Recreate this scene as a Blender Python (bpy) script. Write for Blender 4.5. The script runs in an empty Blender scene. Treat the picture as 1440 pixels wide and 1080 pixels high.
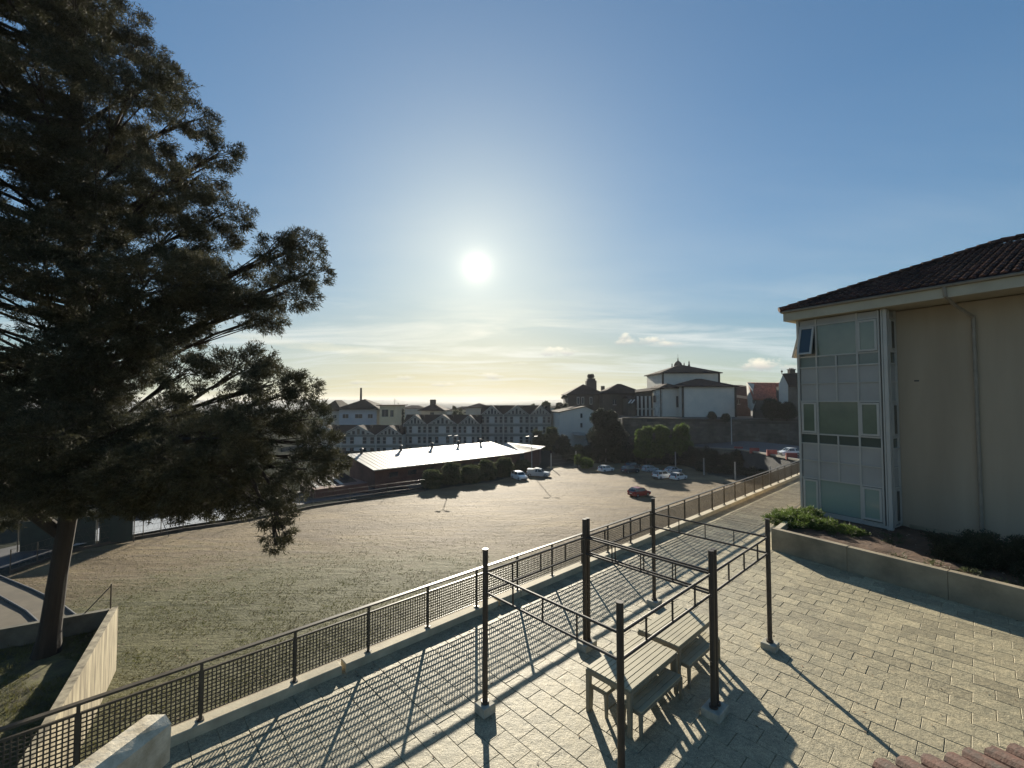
import bpy, math, random
import numpy as np
from mathutils import Vector, Matrix, noise
S = bpy.context.scene
C = S.collection
rnd = random.Random(7)
R = math.radians

# ------------------------------------------------------------------ camera, sky, sun, exposure
F, TH, H = 610.0, 0.0377, 5.6
cam = bpy.data.cameras.new('camera'); cam.lens = F / 1440 * 36; cam.sensor_width = 36
cam.clip_start = 0.05; cam.clip_end = 9000
camo = bpy.data.objects.new('camera', cam); C.objects.link(camo)
camo.location = (0, 0, H); camo.rotation_euler = (math.pi / 2 + TH, 0, 0)
S.camera = camo
SUN_EL, SUN_AZ = R(17.2), R(-4.7)           # azimuth from +Y towards +X
S.view_settings.view_transform = 'Standard'; S.view_settings.look = 'None'
S.view_settings.gamma = 1; S.view_settings.use_curve_mapping = False
S.view_settings.exposure = 1.15
sd = Vector((math.sin(SUN_AZ) * math.cos(SUN_EL), math.cos(SUN_AZ) * math.cos(SUN_EL), math.sin(SUN_EL)))
sun = bpy.data.lights.new('sun', 'SUN'); sun.energy = 5.0; sun.angle = R(0.5); sun.color = (1.0, 0.91, 0.75)
suno = bpy.data.objects.new('sun', sun); C.objects.link(suno)
suno.rotation_euler = sd.to_track_quat('Z', 'Y').to_euler(); suno.location = (0, 60, 60)


class G:
    """tiny helper around a node tree"""
    def __init__(s, t): s.t = t
    def n(s, typ, **kw):
        nd = s.t.nodes.new(typ)
        for k, v in kw.items():
            if k.startswith('i_'):
                k = k[2:].replace('_', ' ')
                s.set(nd.inputs[k], v)
            elif k.startswith('x'):
                s.set(nd.inputs[int(k[1:])], v)
            else: setattr(nd, k, v)
        return nd
    def set(s, inp, v):
        if isinstance(v, bpy.types.NodeSocket): s.t.links.new(v, inp)
        elif isinstance(v, bpy.types.Node): s.t.links.new(v.outputs[0], inp)
        else: inp.default_value = v
    def m(s, op, a, b=0.0, c=0.0, clamp=False):
        nd = s.t.nodes.new('ShaderNodeMath'); nd.operation = op; nd.use_clamp = clamp
        for i, v in enumerate((a, b, c)): s.set(nd.inputs[i], v)
        return nd.outputs[0]
    def vm(s, op, a, b=(0, 0, 0)):
        nd = s.t.nodes.new('ShaderNodeVectorMath'); nd.operation = op
        s.set(nd.inputs[0], a); s.set(nd.inputs[1], b)
        return nd.outputs['Value' if op in ('DOT_PRODUCT', 'LENGTH', 'DISTANCE') else 'Vector']
    def mix(s, f, a, b, blend='MIX'):
        nd = s.t.nodes.new('ShaderNodeMix'); nd.data_type = 'RGBA'; nd.blend_type = blend
        s.set(nd.inputs[0], f); s.set(nd.inputs[6], a); s.set(nd.inputs[7], b)
        return nd.outputs[2]
    def ramp(s, f, stops):
        nd = s.t.nodes.new('ShaderNodeValToRGB'); s.set(nd.inputs[0], f)
        e = nd.color_ramp.elements
        while len(e) < len(stops): e.new(0.5)
        for k, (p, c) in enumerate(stops):
            e[k].position = p; e[k].color = c if len(c) == 4 else (*c, 1)
        return nd.outputs[0]
    def noise(s, vec, scale, detail=4, rough=0.55, dist=0.0):
        nd = s.t.nodes.new('ShaderNodeTexNoise')
        if vec is not None: s.set(nd.inputs['Vector'], vec)
        nd.inputs['Scale'].default_value = scale; nd.inputs['Detail'].default_value = detail
        nd.inputs['Roughness'].default_value = rough; nd.inputs['Distortion'].default_value = dist
        return nd.outputs[0]


def rgb(r, g, b): return (r, g, b, 1)

W = bpy.data.worlds.new('World'); S.world = W; W.use_nodes = True
wt = W.node_tree; wt.nodes.clear(); g = G(wt)
sky = g.n('ShaderNodeTexSky', sky_type='NISHITA'); sky.sun_disc = False
sky.sun_elevation = SUN_EL; sky.sun_rotation = SUN_AZ
sky.altitude = 200; sky.air_density = 1.0; sky.dust_density = 0.5; sky.ozone_density = 3.0
dirv = g.n('ShaderNodeTexCoord').outputs['Generated']
sep = g.n('ShaderNodeSeparateXYZ', x0=dirv)
dx, dy, dz = sep.outputs
el = g.m('ARCSINE', dz); az = g.m('ARCTAN2', dx, dy)
cd = g.vm('DOT_PRODUCT', dirv, tuple(sd))
ang = g.m('ARCCOSINE', g.m('MINIMUM', cd, 0.999999))
SKYS = 0.086
base = g.vm('SCALE', sky.outputs[0]); base.node.inputs[3].default_value = SKYS
# compress the bright aureole of a clear evening sky so that blue remains beside the sun
lum = g.vm('DOT_PRODUCT', base, (0.25, 0.6, 0.15))
comp = g.m('DIVIDE', 1.0, g.m('ADD', 1.0, g.m('MULTIPLY', lum, 3.2)))
sc = g.vm('SCALE', base); g.set(sc.node.inputs[3], comp)
col = g.mix(1.0, sc, rgb(0.76, 0.96, 0.99), 'MULTIPLY')
# warm yellow air close to the horizon below the sun
hz = g.m('MULTIPLY', g.m('POWER', 2.718, g.m('MULTIPLY', g.m('MULTIPLY', el, el), -60.0)),
         g.m('POWER', 2.718, g.m('MULTIPLY', g.m('MULTIPLY', ang, ang), -3.2)))
col = g.mix(g.m('MULTIPLY', hz, 0.85, clamp=True), col, rgb(0.37, 0.31, 0.195))
# thin streaky cirrus
cz = g.m('ADD', dz, 0.10)
pl = g.n('ShaderNodeCombineXYZ', x0=g.m('DIVIDE', dx, cz), x1=g.m('DIVIDE', dy, cz), x2=0.0).outputs[0]
mp = g.n('ShaderNodeMapping', x0=pl); mp.inputs['Scale'].default_value = (0.55, 1.5, 1); mp.inputs['Rotation'].default_value = (0, 0, 0.22)
c1 = g.noise(mp.outputs[0], 1.15, 7, 0.6, 0.5)
band = g.m('POWER', 2.718, g.m('MULTIPLY', g.m('POWER', g.m('DIVIDE', g.m('SUBTRACT', el, 0.115), 0.085), 2.0), -1.0))
wis = g.m('MULTIPLY', g.m('MULTIPLY', g.m('SUBTRACT', c1, 0.46), 5.0, clamp=True), band, clamp=True)
veil = g.m('MULTIPLY', g.m('SUBTRACT', g.noise(mp.outputs[0], 0.45, 5, 0.6, 0.3), 0.40), 1.2, clamp=True)
veil = g.m('MULTIPLY', veil, g.m('MULTIPLY', g.m('SUBTRACT', 0.55, el), 2.0, clamp=True), clamp=True)
ccol = g.mix(g.m('POWER', 2.718, g.m('MULTIPLY', ang, -3.0)), rgb(0.28, 0.33, 0.36), rgb(0.44, 0.40, 0.30))
col = g.mix(g.m('MULTIPLY', wis, 0.85), col, ccol)
col = g.mix(g.m('MULTIPLY', veil, 1.0), col, ccol)
# long bright streaks low on the left, and a few small cumulus puffs
nz = g.noise(g.n('ShaderNodeCombineXYZ', x0=az, x1=g.m('MULTIPLY', el, 1.7), x2=0.0).outputs[0], 30, 6, 0.62)
nzs = g.noise(g.n('ShaderNodeCombineXYZ', x0=g.m('MULTIPLY', az, 0.25), x1=el, x2=0.3).outputs[0], 34, 5, 0.6)
def puff(px, py, rw, rh, k=1.0, nn=None, tilt=0.0):
    yc = (540 - py) / F; xc = (px - 720) / F
    a0 = math.atan2(xc, math.cos(TH) - yc * math.sin(TH))
    Z = math.sin(TH) + yc * math.cos(TH)
    e0 = math.atan2(Z, math.hypot(xc, math.cos(TH) - yc * math.sin(TH)))
    da = g.m('SUBTRACT', az, a0); de = g.m('SUBTRACT', g.m('SUBTRACT', el, e0), g.m('MULTIPLY', da, tilt))
    q = g.m('ADD', g.m('POWER', g.m('DIVIDE', da, rw / F), 2.0), g.m('POWER', g.m('DIVIDE', de, rh / F), 2.0))
    v = g.m('ADD', g.m('SUBTRACT', 1.0, q), g.m('MULTIPLY', g.m('SUBTRACT', nn if nn is not None else nz, 0.5), 5.0))
    return g.m('MULTIPLY', v, k, clamp=True), g.m('DIVIDE', de, rh / F)
for (px, py, rw, rh, k) in [(783, 495, 25, 7, .75), (880, 474, 10, 6, .8), (902, 480, 32, 6, .7), (935, 484, 22, 4, .45),
                            (1070, 514, 25, 8, .85), (1108, 516, 14, 5, .5), (690, 529, 20, 5, .45), (568, 531, 16, 4, .45), (628, 541, 24, 3, .4),
                            (505, 537, 16, 3, .35), (728, 512, 16, 3, .3)]:
    v, dd = puff(px, py, rw, rh, k)
    pc = g.mix(g.m('ADD', g.m('MULTIPLY', dd, 0.7), 0.55, clamp=True), rgb(0.19, 0.20, 0.21), rgb(0.47, 0.44, 0.36))
    col = g.mix(v, col, pc)
for (px, py, rw, rh, k, ti) in [(450, 487, 130, 8, .55, -0.10), (590, 505, 80, 7, .3, -0.05), (700, 440, 120, 14, .18, 0.05), (560, 470, 150, 7, .22, 0.02),
                                (850, 455, 120, 8, .2, -.03), (820, 492, 90, 6, .22, -.08)]:
    v, dd = puff(px, py, rw, rh, k, nzs, ti)
    col = g.mix(g.m('MULTIPLY', v, k), col, rgb(0.43, 0.40, 0.30))
# the sun itself
disc = g.m('MULTIPLY', g.m('SUBTRACT', 0.0120, ang), 260.0, clamp=True)
glow = g.m('POWER', 2.718, g.m('MULTIPLY', ang, -60.0))
glow2 = g.m('POWER', 2.718, g.m('MULTIPLY', ang, -4.6))
add = g.vm('SCALE', rgb(1.0, 0.88, 0.60)[:3]); g.set(add.node.inputs[3], g.m('ADD', g.m('MULTIPLY', glow, 0.60), g.m('MULTIPLY', disc, 8.0)))
add2 = g.vm('SCALE', (0.88, 0.84, 0.74)); g.set(add2.node.inputs[3], g.m('MULTIPLY', glow2, 0.22))
col = g.vm('ADD', g.vm('ADD', col, add), add2)
bg = g.n('ShaderNodeBackground'); g.set(bg.inputs[0], col); bg.inputs[1].default_value = 1.0
out = g.n('ShaderNodeOutputWorld'); wt.links.new(bg.outputs[0], out.inputs[0])
W.cycles.sampling_method = 'MANUAL'; W.cycles.sample_map_resolution = 512

# ------------------------------------------------------------------ materials
MATS = {}
def mat(name, color, rough=0.8, var=0.25, scale=1.5, bump=0.0, bscale=20, metal=0.0, island=0.0, spec=0.5, color2=None, fine=0.0, trans=0.0, streak=False):
    if name in MATS: return MATS[name]
    m = bpy.data.materials.new(name); m.use_nodes = True; t = m.node_tree; q = G(t)
    b = t.nodes['Principled BSDF']
    pos = t.nodes.new('ShaderNodeNewGeometry')
    vec = pos.outputs['Position']
    nv = vec
    if streak:
        mp = q.n('ShaderNodeMapping', x0=vec); mp.inputs['Scale'].default_value = (1, 1, 0.12); nv = mp.outputs[0]
    n1 = q.noise(nv, scale, 6, 0.6)
    c2 = color2 or tuple(c * (1 - var) for c in color)
    c1 = color if color2 else tuple(min(1, c * (1 + var)) for c in color)
    f = q.m('MULTIPLY', q.m('SUBTRACT', n1, 0.32), 2.8, clamp=True)
    col = q.mix(f, rgb(*c2), rgb(*c1))
    if fine:
        n2 = q.noise(vec, bscale * 3, 3, 0.7)
        k = q.m('ADD', 1 - fine, q.m('MULTIPLY', n2, 2 * fine))
        s = q.vm('SCALE', col); q.set(s.node.inputs[3], k); col = s
    if island:
        k = q.m('ADD', 1 - island, q.m('MULTIPLY', pos.outputs['Random Per Island'], 2 * island))
        s = q.vm('SCALE', col); q.set(s.node.inputs[3], k); col = s
    q.set(b.inputs['Base Color'], col); b.inputs['Roughness'].default_value = rough
    b.inputs['Metallic'].default_value = metal; b.inputs['Specular IOR Level'].default_value = spec
    if bump:
        bn = q.n('ShaderNodeBump'); bn.inputs['Strength'].default_value = 1.0; bn.inputs['Distance'].default_value = bump
        q.set(bn.inputs['Height'], q.noise(vec, bscale, 6, 0.65)); q.set(b.inputs['Normal'], bn.outputs[0])
    if trans:
        tr = q.n('ShaderNodeBsdfTranslucent'); q.set(tr.inputs[0], col)
        mx = q.n('ShaderNodeMixShader', x0=trans); t.links.new(b.outputs[0], mx.inputs[1]); t.links.new(tr.outputs[0], mx.inputs[2])
        t.links.new(mx.outputs[0], t.nodes['Material Output'].inputs[0])
    MATS[name] = m; return m

def glass(name, color, rough=0.05):
    if name in MATS: return MATS[name]
    m = bpy.data.materials.new(name); m.use_nodes = True; b = m.node_tree.nodes['Principled BSDF']
    b.inputs['Base Color'].default_value = rgb(*color); b.inputs['Roughness'].default_value = rough
    b.inputs['Specular IOR Level'].default_value = 0.8
    MATS[name] = m; return m

# ------------------------------------------------------------------ geometry helpers
# plaza frame: u runs along the railing away from the camera, r away from the field
UX, UY = 0.73187, 0.68144
def L(u, r, z=0.0): return Vector((u * UX + r * UY, u * UY - r * UX, z))
AU, AR = Vector((UX, UY, 0)), Vector((UY, -UX, 0))
ZZ = Vector((0, 0, 1))
def ray(px, py):
    xc = (px - 720) / F; yc = (540 - py) / F
    Y = math.cos(TH) - yc * math.sin(TH)
    return xc / Y, (math.sin(TH) + yc * math.cos(TH)) / Y
def at(px, py, Y):                   # the place seen at a picture point, Y metres in front
    a, b = ray(px, py); return Vector((a * Y, Y, H + b * Y))
def on(px, py, z=0.0):               # the place seen at a picture point, on a level surface
    a, b = ray(px, py); Y = (z - H) / b; return Vector((a * Y, Y, z))
FZ0, FSL = -8.9, 0.022
def fp(px, py):                      # the place seen at a picture point, on the field
    a, b = ray(px, py); Y = (FZ0 - H) / (b + FSL); return Vector((a * Y, Y, FZ0 - FSL * Y))

class MB:
    def __init__(s): s.v = []; s.f = []
    def add(s, vs, fs):
        k = len(s.v); s.v += [tuple(p) for p in vs]; s.f += [tuple(i + k for i in f) for f in fs]; return s
    def box(s, c, d, yaw=0.0, ax=None):
        """centre, full sizes; ax = three axis vectors"""
        c = Vector(c)
        if ax is None:
            cs, sn = math.cos(yaw), math.sin(yaw); ax = (Vector((cs, sn, 0)), Vector((-sn, cs, 0)), ZZ)
        a, b, e = (Vector(ax[i]) * (d[i] / 2) for i in range(3))
        vs = [c + i * a + j * b + k * e for k in (-1, 1) for j in (-1, 1) for i in (-1, 1)]
        return s.add(vs, [(0, 2, 3, 1), (4, 5, 7, 6), (0, 1, 5, 4), (2, 6, 7, 3), (0, 4, 6, 2), (1, 3, 7, 5)])
    def cham(s, c, d, ax, ch=0.008):
        """slab with chamfered top edges"""
        c = Vector(c); A, B, E = (Vector(x) for x in ax)
        vs = []
        for k, (z, i) in enumerate(((-.5, 0), (.5, 0), (.5, ch))):
            zz = z * d[2] - (ch if k == 1 else 0)
            for (sx, sy) in ((-1, -1), (1, -1), (1, 1), (-1, 1)):
                vs.append(c + A * sx * (d[0] / 2 - i) + B * sy * (d[1] / 2 - i) + E * zz)
        fs = [(8, 9, 10, 11)]
        for k in (0, 4):
            for j in range(4): fs.append((k + j, k + (j + 1) % 4, k + 4 + (j + 1) % 4, k + 4 + j))
        return s.add(vs, fs)
    def beam(s, p, q, w, h, up=ZZ):
        p, q = Vector(p), Vector(q); d = q - p; ln = d.length; d.normalize()
        side = d.cross(Vector(up))
        if side.length < 1e-4: side = d.cross(Vector((1, 0, 0)))
        side.normalize(); n = side.cross(d)
        return s.box((p + q) / 2, (ln, w, h), ax=(d, side, n))
    def tube(s, p, q, r0, r1=None, n=8, cap=True):
        p, q = Vector(p), Vector(q); r1 = r0 if r1 is None else r1
        d = (q - p).normalized(); a = d.orthogonal().normalized(); b = d.cross(a)
        vs = []
        for c, r in ((p, r0), (q, r1)):
            for i in range(n):
                t = 2 * math.pi * i / n; vs.append(c + a * r * math.cos(t) + b * r * math.sin(t))
        fs = [(i, (i + 1) % n, n + (i + 1) % n, n + i) for i in range(n)]
        if cap: fs += [tuple(range(n))[::-1], tuple(range(n, 2 * n))]
        return s.add(vs, fs)
    def path(s, pts, rs, n=8):
        """tapered tube through points"""
        pts = [Vector(p) for p in pts]; vs = []; a = None
        for i, p in enumerate(pts):
            d = (pts[min(i + 1, len(pts) - 1)] - pts[max(i - 1, 0)]).normalized()
            if a is None: a = d.orthogonal().normalized()
            a = (a - d * a.dot(d)).normalized(); b = d.cross(a)
            for j in range(n):
                t = 2 * math.pi * j / n; vs.append(p + a * rs[i] * math.cos(t) + b * rs[i] * math.sin(t))
        fs = []
        for i in range(len(pts) - 1):
            for j in range(n): fs.append((i * n + j, i * n + (j + 1) % n, (i + 1) * n + (j + 1) % n, (i + 1) * n + j))
        fs.append(tuple(range((len(pts) - 1) * n, len(pts) * n)))
        return s.add(vs, fs)
    def prism(s, poly, z0, z1):
        """vertical prism over a ground polygon"""
        n = len(poly)
        vs = [(p[0], p[1], z0) for p in poly] + [(p[0], p[1], z1) for p in poly]
        fs = [tuple(range(n))[::-1], tuple(range(n, 2 * n))] + [(i, (i + 1) % n, n + (i + 1) % n, n + i) for i in range(n)]
        return s.add(vs, fs)
    def ext(s, poly, vec):
        """extrude a planar polygon (3D points) along a vector"""
        n = len(poly); vec = Vector(vec); P = [Vector(p) for p in poly]
        fs = [tuple(range(n))[::-1], tuple(range(n, 2 * n))] + [(i, (i + 1) % n, n + (i + 1) % n, n + i) for i in range(n)]
        return s.add(P + [p + vec for p in P], fs)
    def lathe(s, c, prof, n=14):
        vs = []; fs = []; c = Vector(c)
        for (r, z) in prof:
            for j in range(n):
                t = 2 * math.pi * j / n; vs.append(c + Vector((r * math.cos(t), r * math.sin(t), z)))
        for i in range(len(prof) - 1):
            for j in range(n): fs.append((i * n + j, i * n + (j + 1) % n, (i + 1) * n + (j + 1) % n, (i + 1) * n + j))
        fs += [tuple(range(n))[::-1], tuple(range((len(prof) - 1) * n, len(prof) * n))]
        return s.add(vs, fs)
    def grid(s, fn, nu, nv):
        vs = [fn(i / nu, j / nv) for j in range(nv + 1) for i in range(nu + 1)]
        fs = [(j * (nu + 1) + i, j * (nu + 1) + i + 1, (j + 1) * (nu + 1) + i + 1, (j + 1) * (nu + 1) + i) for j in range(nv) for i in range(nu)]
        return s.add(vs, fs)
    def obj(s, name, m, parent=None, world=True, kind=None, smooth=False, label=None):
        """link as one mesh object; world=True: the points are world points (parents then carry a location only)"""
        off = Vector((0, 0, 0))
        if parent is not None and world:
            off = parent.location.copy()
            if parent.parent is not None: off += parent.parent.location
        me = bpy.data.meshes.new(name)
        if parent is None and world and s.v:
            a = np.array(s.v); mn, mx = a.min(0), a.max(0)
            off = Vector(((mn[0] + mx[0]) / 2, (mn[1] + mx[1]) / 2, mn[2]))
        me.from_pydata([tuple(Vector(p) - off) for p in s.v], [], s.f)
        me.materials.append(m)
        if smooth:
            me.polygons.foreach_set('use_smooth', [True] * len(me.polygons))
        me.update()
        o = bpy.data.objects.new(name, me); C.objects.link(o)
        if parent is not None: o.parent = parent
        elif world: o.location = off
        if kind: o['kind'] = kind
        if label: o['label'] = label
        return o

def tag(o, label=None, cat=None, group=None, kind=None):
    if label: o['label'] = label
    if cat: o['category'] = cat
    if group: o['group'] = group
    if kind: o['kind'] = kind
    return o
def thing(name, loc, label=None, cat=None, group=None, rz=0.0, kind=None):
    o = bpy.data.objects.new(name, None); C.objects.link(o); o.empty_display_size = 0.3
    o.location = loc; o.rotation_euler = (0, 0, rz)
    return tag(o, label, cat, group, kind)
def sub(name, parent):
    o = bpy.data.objects.new(name, None); C.objects.link(o); o.parent = parent; return o
KIDS = {}
def copy_tree(o, parent=None):
    c = o.copy(); C.objects.link(c)
    if parent is not None: c.parent = parent
    for ch in [x for x in bpy.data.objects if x.parent == o]: copy_tree(ch, c)
    return c

def big_mesh(name, V, Fc, m, parent=None, kind=None, off=None):
    """numpy vertices and equal-sized faces"""
    V = np.asarray(V, dtype=np.float32); Fc = np.asarray(Fc, dtype=np.int32); k = Fc.shape[1]
    if parent is not None: off = np.array(parent.location[:])
    elif off is None: off = np.array([(V[:, 0].min() + V[:, 0].max()) / 2, (V[:, 1].min() + V[:, 1].max()) / 2, V[:, 2].min()])
    V = V - off.astype(np.float32)
    me = bpy.data.meshes.new(name)
    me.vertices.add(len(V)); me.vertices.foreach_set('co', V.ravel())
    me.loops.add(Fc.size); me.loops.foreach_set('vertex_index', Fc.ravel())
    me.polygons.add(len(Fc)); me.polygons.foreach_set('loop_start', np.arange(0, Fc.size, k, dtype=np.int32))
    me.polygons.foreach_set('loop_total', np.full(len(Fc), k, dtype=np.int32))
    me.materials.append(m); me.update(calc_edges=True); me.validate()
    o = bpy.data.objects.new(name, me); C.objects.link(o)
    if parent is not None: o.parent = parent
    else: o.location = off.tolist()
    if kind: o['kind'] = kind
    return o

RN = np.random.default_rng(11)
def unit(a): return a / np.maximum(np.linalg.norm(a, axis=1, keepdims=True), 1e-6)
def sprays(P, D, ln, wd, k=4, spread=0.7, rg=RN):
    """k narrow leaf triangles at every point P pointing about along D"""
    N = len(P); P = np.repeat(P, k, 0); D = np.repeat(D, k, 0)
    d = unit(D + rg.normal(0, spread, D.shape)); s = unit(np.cross(d, rg.normal(0, 1, D.shape)))
    l = ln * rg.uniform(0.6, 1.35, (len(P), 1)); w = wd * rg.uniform(0.6, 1.4, (len(P), 1))
    b = P + rg.normal(0, ln * 0.25, P.shape)
    V = np.stack([b - s * w * 0.5, b + s * w * 0.5, b + d * l], 1).reshape(-1, 3)
    return V, np.arange(len(V)).reshape(-1, 3)
def lobe_points(lobes, dens, clump=0.32, rg=RN, inner=0.25, flat=1.0):
    """points and directions on lumpy lobes; lobes = (x,y,z,rx,rz)"""
    PP = []; DD = []
    for (x, y, z, rx, rz) in lobes:
        area = 4 * math.pi * rx * rz; n = max(20, int(area * dens))
        nc = max(6, int(14 / clump * 0.32 * 1.6))
        cdir = unit(rg.normal(0, 1, (nc, 3))); cr = rg.uniform(0.72, 1.12, (nc, 1))
        cc = cdir * cr
        k = rg.integers(0, nc, n)
        q = cc[k] * 0.78 + unit(rg.normal(0, 1, (n, 3))) * (clump * rg.uniform(0.25, 1.15, (n, 1)))
        inn = rg.random(n) < inner
        q[inn] = unit(rg.normal(0, 1, (inn.sum(), 3))) * rg.uniform(0.2, 0.8, (inn.sum(), 1))
        PP.append(q * np.array([rx, rx, rz]) + np.array([x, y, z]))
        DD.append(unit(q / np.array([1, 1, 0.8])))
    return np.concatenate(PP), np.concatenate(DD)

# ------------------------------------------------------------------ colours
M_tile = None
def paving_mat():
    m = bpy.data.materials.new('paving stone'); m.use_nodes = True; t = m.node_tree; q = G(t); b = t.nodes['Principled BSDF']
    ge = t.nodes.new('ShaderNodeNewGeometry'); v = ge.outputs['Position']; isl = ge.outputs['Random Per Island']
    a = q.noise(v, 0.7, 5, 0.6); f = q.noise(v, 16, 6, 0.85); sp = q.noise(v, 70, 3, 0.7)
    col = q.mix(q.m('MULTIPLY', q.m('SUBTRACT', a, 0.35), 3.0, clamp=True), rgb(0.27, 0.235, 0.145), rgb(0.41, 0.35, 0.215))
    off = q.n('ShaderNodeCombineXYZ', x0=q.m('MULTIPLY', isl, 37.0), x1=0.0, x2=0.0).outputs[0]
    bl = q.noise(q.vm('ADD', v, off), 3.0, 5, 0.65)
    tint = q.mix(q.m('MULTIPLY', q.m('SUBTRACT', bl, 0.4), 4.0, clamp=True), rgb(0.215, 0.193, 0.128), rgb(0.38, 0.32, 0.20))
    col = q.mix(0.55, col, tint)
    k = q.m('MULTIPLY', q.m('ADD', 0.78, q.m('MULTIPLY', isl, 0.44)), q.m('ADD', 1.0, q.m('ADD', q.m('MULTIPLY', q.m('SUBTRACT', f, 0.5), 2.4), q.m('MULTIPLY', q.m('SUBTRACT', sp, 0.5), 3.2))))
    s = q.vm('SCALE', col); q.set(s.node.inputs[3], k)
    st = q.m('MULTIPLY', q.m('SUBTRACT', q.noise(v, 1.9, 6, 0.7), 0.62), 9.0, clamp=True)
    q.set(b.inputs['Base Color'], q.mix(q.m('MULTIPLY', st, 0.35), s, rgb(0.12, 0.12, 0.085)))
    b.inputs['Roughness'].default_value = 0.62
    bn = q.n('ShaderNodeBump'); bn.inputs['Strength'].default_value = 1.0; bn.inputs['Distance'].default_value = 0.010
    q.set(bn.inputs['Height'], q.m('ADD', q.noise(v, 28, 5, 0.8), q.m('MULTIPLY', q.noise(v, 6, 4, 0.6), 1.7))); q.set(b.inputs['Normal'], bn.outputs[0])
    return m
M_tile = paving_mat()
M_joint = mat('joint mortar', (0.17, 0.155, 0.11), 0.95)
M_conc = mat('weathered concrete', (0.25, 0.208, 0.138), 0.85, 0.3, 1.2, 0.008, 25, fine=0.18)
M_kerb = mat('kerb concrete', (0.42, 0.37, 0.26), 0.8, 0.22, 2.0, 0.006, 30, island=0.10, fine=0.15)
M_stain = mat('stained concrete', (0.42, 0.365, 0.25), 0.85, 0.4, 2.6, 0.006, 18, streak=True, color2=(0.10, 0.08, 0.05), fine=0.12)
M_rail = mat('painted steel', (0.075, 0.062, 0.045), 0.45, 0.25, 5, spec=0.5)
M_frame = mat('brown steel tube', (0.048, 0.036, 0.027), 0.5, 0.25, 4, spec=0.5)
M_slat = mat('table slat', (0.36, 0.32, 0.21), 0.6, 0.12, 3, 0.001, 60, island=0.10, fine=0.10)
M_tleg = mat('table steel', (0.20, 0.18, 0.13), 0.5, 0.12, 4)
M_block = mat('footing concrete', (0.36, 0.34, 0.27), 0.85, 0.25, 6, 0.004, 40, fine=0.2)
M_stucco = mat('beige render', (0.42, 0.335, 0.235), 0.9, 0.12, 0.45, 0.006, 35, color2=(0.30, 0.235, 0.16), fine=0.12, streak=True)
M_alu = mat('grey aluminium', (0.42, 0.39, 0.34), 0.45, 0.06, 2, spec=0.5)
M_panel = mat('grey panel', (0.33, 0.31, 0.28), 0.45, 0.08, 1.0, spec=0.5)
M_curt = mat('curtained glass', (0.15, 0.175, 0.12), 0.10, .3, 0.9, spec=.8, color2=(0.10, 0.125, 0.09))
M_dglass = glass('dark glass', (0.03, 0.04, 0.04), 0.06)
M_rtile = mat('old roof tile', (0.11, 0.05, 0.035), 0.8, 0.45, 1.2, 0.006, 25, island=0.35, color2=(0.040, 0.026, 0.020), spec=0.12)
M_rtile2 = mat('red clay tile', (0.115, 0.046, 0.028), 0.8, 0.3, 9, 0.006, 40, island=0.4, color2=(0.04, 0.028, 0.02), fine=0.4)
M_fascia = mat('cream fascia', (0.42, 0.37, 0.27), 0.8, 0.12, 1.0, fine=0.05)
M_pipe = mat('downpipe grey', (0.24, 0.20, 0.15), 0.5, 0.15, 4)
M_soil = mat('planter soil', (0.10, 0.055, 0.03), 0.95, 0.4, 3, 0.03, 8, fine=0.3)
M_bark = mat('bark', (0.030, 0.023, 0.017), 0.95, 0.4, 2.5, 0.03, 6, streak=True)
M_cyp = mat('cypress foliage', (0.078, 0.073, 0.040), 0.75, 0.35, 0.5, island=0.35, spec=0.15, color2=(0.036, 0.040, 0.024), trans=0.22)
M_leaf = mat('leaf green', (0.11, 0.12, 0.055), 0.6, 0.3, 0.6, island=0.35, spec=0.3, color2=(0.035, 0.050, 0.020), trans=0.30)
M_bright = mat('young leaf green', (0.12, 0.17, 0.04), 0.6, 0.3, 0.8, island=0.3, spec=0.3, color2=(0.06, 0.09, 0.025), trans=0.4)
M_dark = mat('dark leaf', (0.026, 0.034, 0.018), 0.55, 0.3, 0.5, island=0.35, spec=0.3, trans=0.15)
M_white = mat('white render', (0.56, 0.52, 0.45), 0.85, 0.08, 0.35, fine=0.05, color2=(0.47, 0.45, 0.40))
M_hwall = mat('pale house wall', (0.33, 0.32, 0.28), 0.85, 0.1, 0.4)
M_band = mat('green grey band', (0.15, 0.16, 0.14), 0.8, 0.1, 0.4)
M_hpan = mat('white shutter', (0.46, 0.44, 0.40), 0.7, 0.06, 1)
M_slate = mat('dark roof', (0.030, 0.021, 0.018), 0.95, 0.3, 0.5, island=0.1, bump=0.02, bscale=6, spec=0.08)
M_stone = mat('granite wall', (0.085, 0.074, 0.058), 0.9, 0.4, 0.35, 0.05, 1.8, island=0.22, fine=0.2)
M_dstone = mat('dark granite', (0.058, 0.048, 0.037), 0.9, 0.35, 0.3, 0.04, 1.5)
M_brick = mat('dark red brick', (0.105, 0.045, 0.035), 0.9, 0.25, 0.5, 0.01, 8)
M_metal = mat('pale sheet roof', (0.27, 0.255, 0.225), 0.55, 0.07, 0.22, spec=0.5, metal=0.0)
M_asph = mat('asphalt', (0.05, 0.05, 0.05), 0.85, 0.2, 0.5, 0.004, 20)
M_path = mat('pale path', (0.22, 0.20, 0.16), 0.8, 0.15, 0.8)
M_cream = mat('cream wall', (0.46, 0.40, 0.27), 0.85, 0.08, 0.5)
M_redroof = mat('red tiled roof', (0.36, 0.115, 0.07), 0.85, 0.3, 0.8, 0.03, 5, island=0.25)
M_win = mat('far window glass', (0.025, 0.03, 0.035), 0.2, spec=0.25)
M_post = mat('galvanised post', (0.30, 0.31, 0.31), 0.5, 0.1, 3)
M_cpost = mat('concrete post', (0.33, 0.32, 0.29), 0.85, 0.15, 3)
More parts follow.
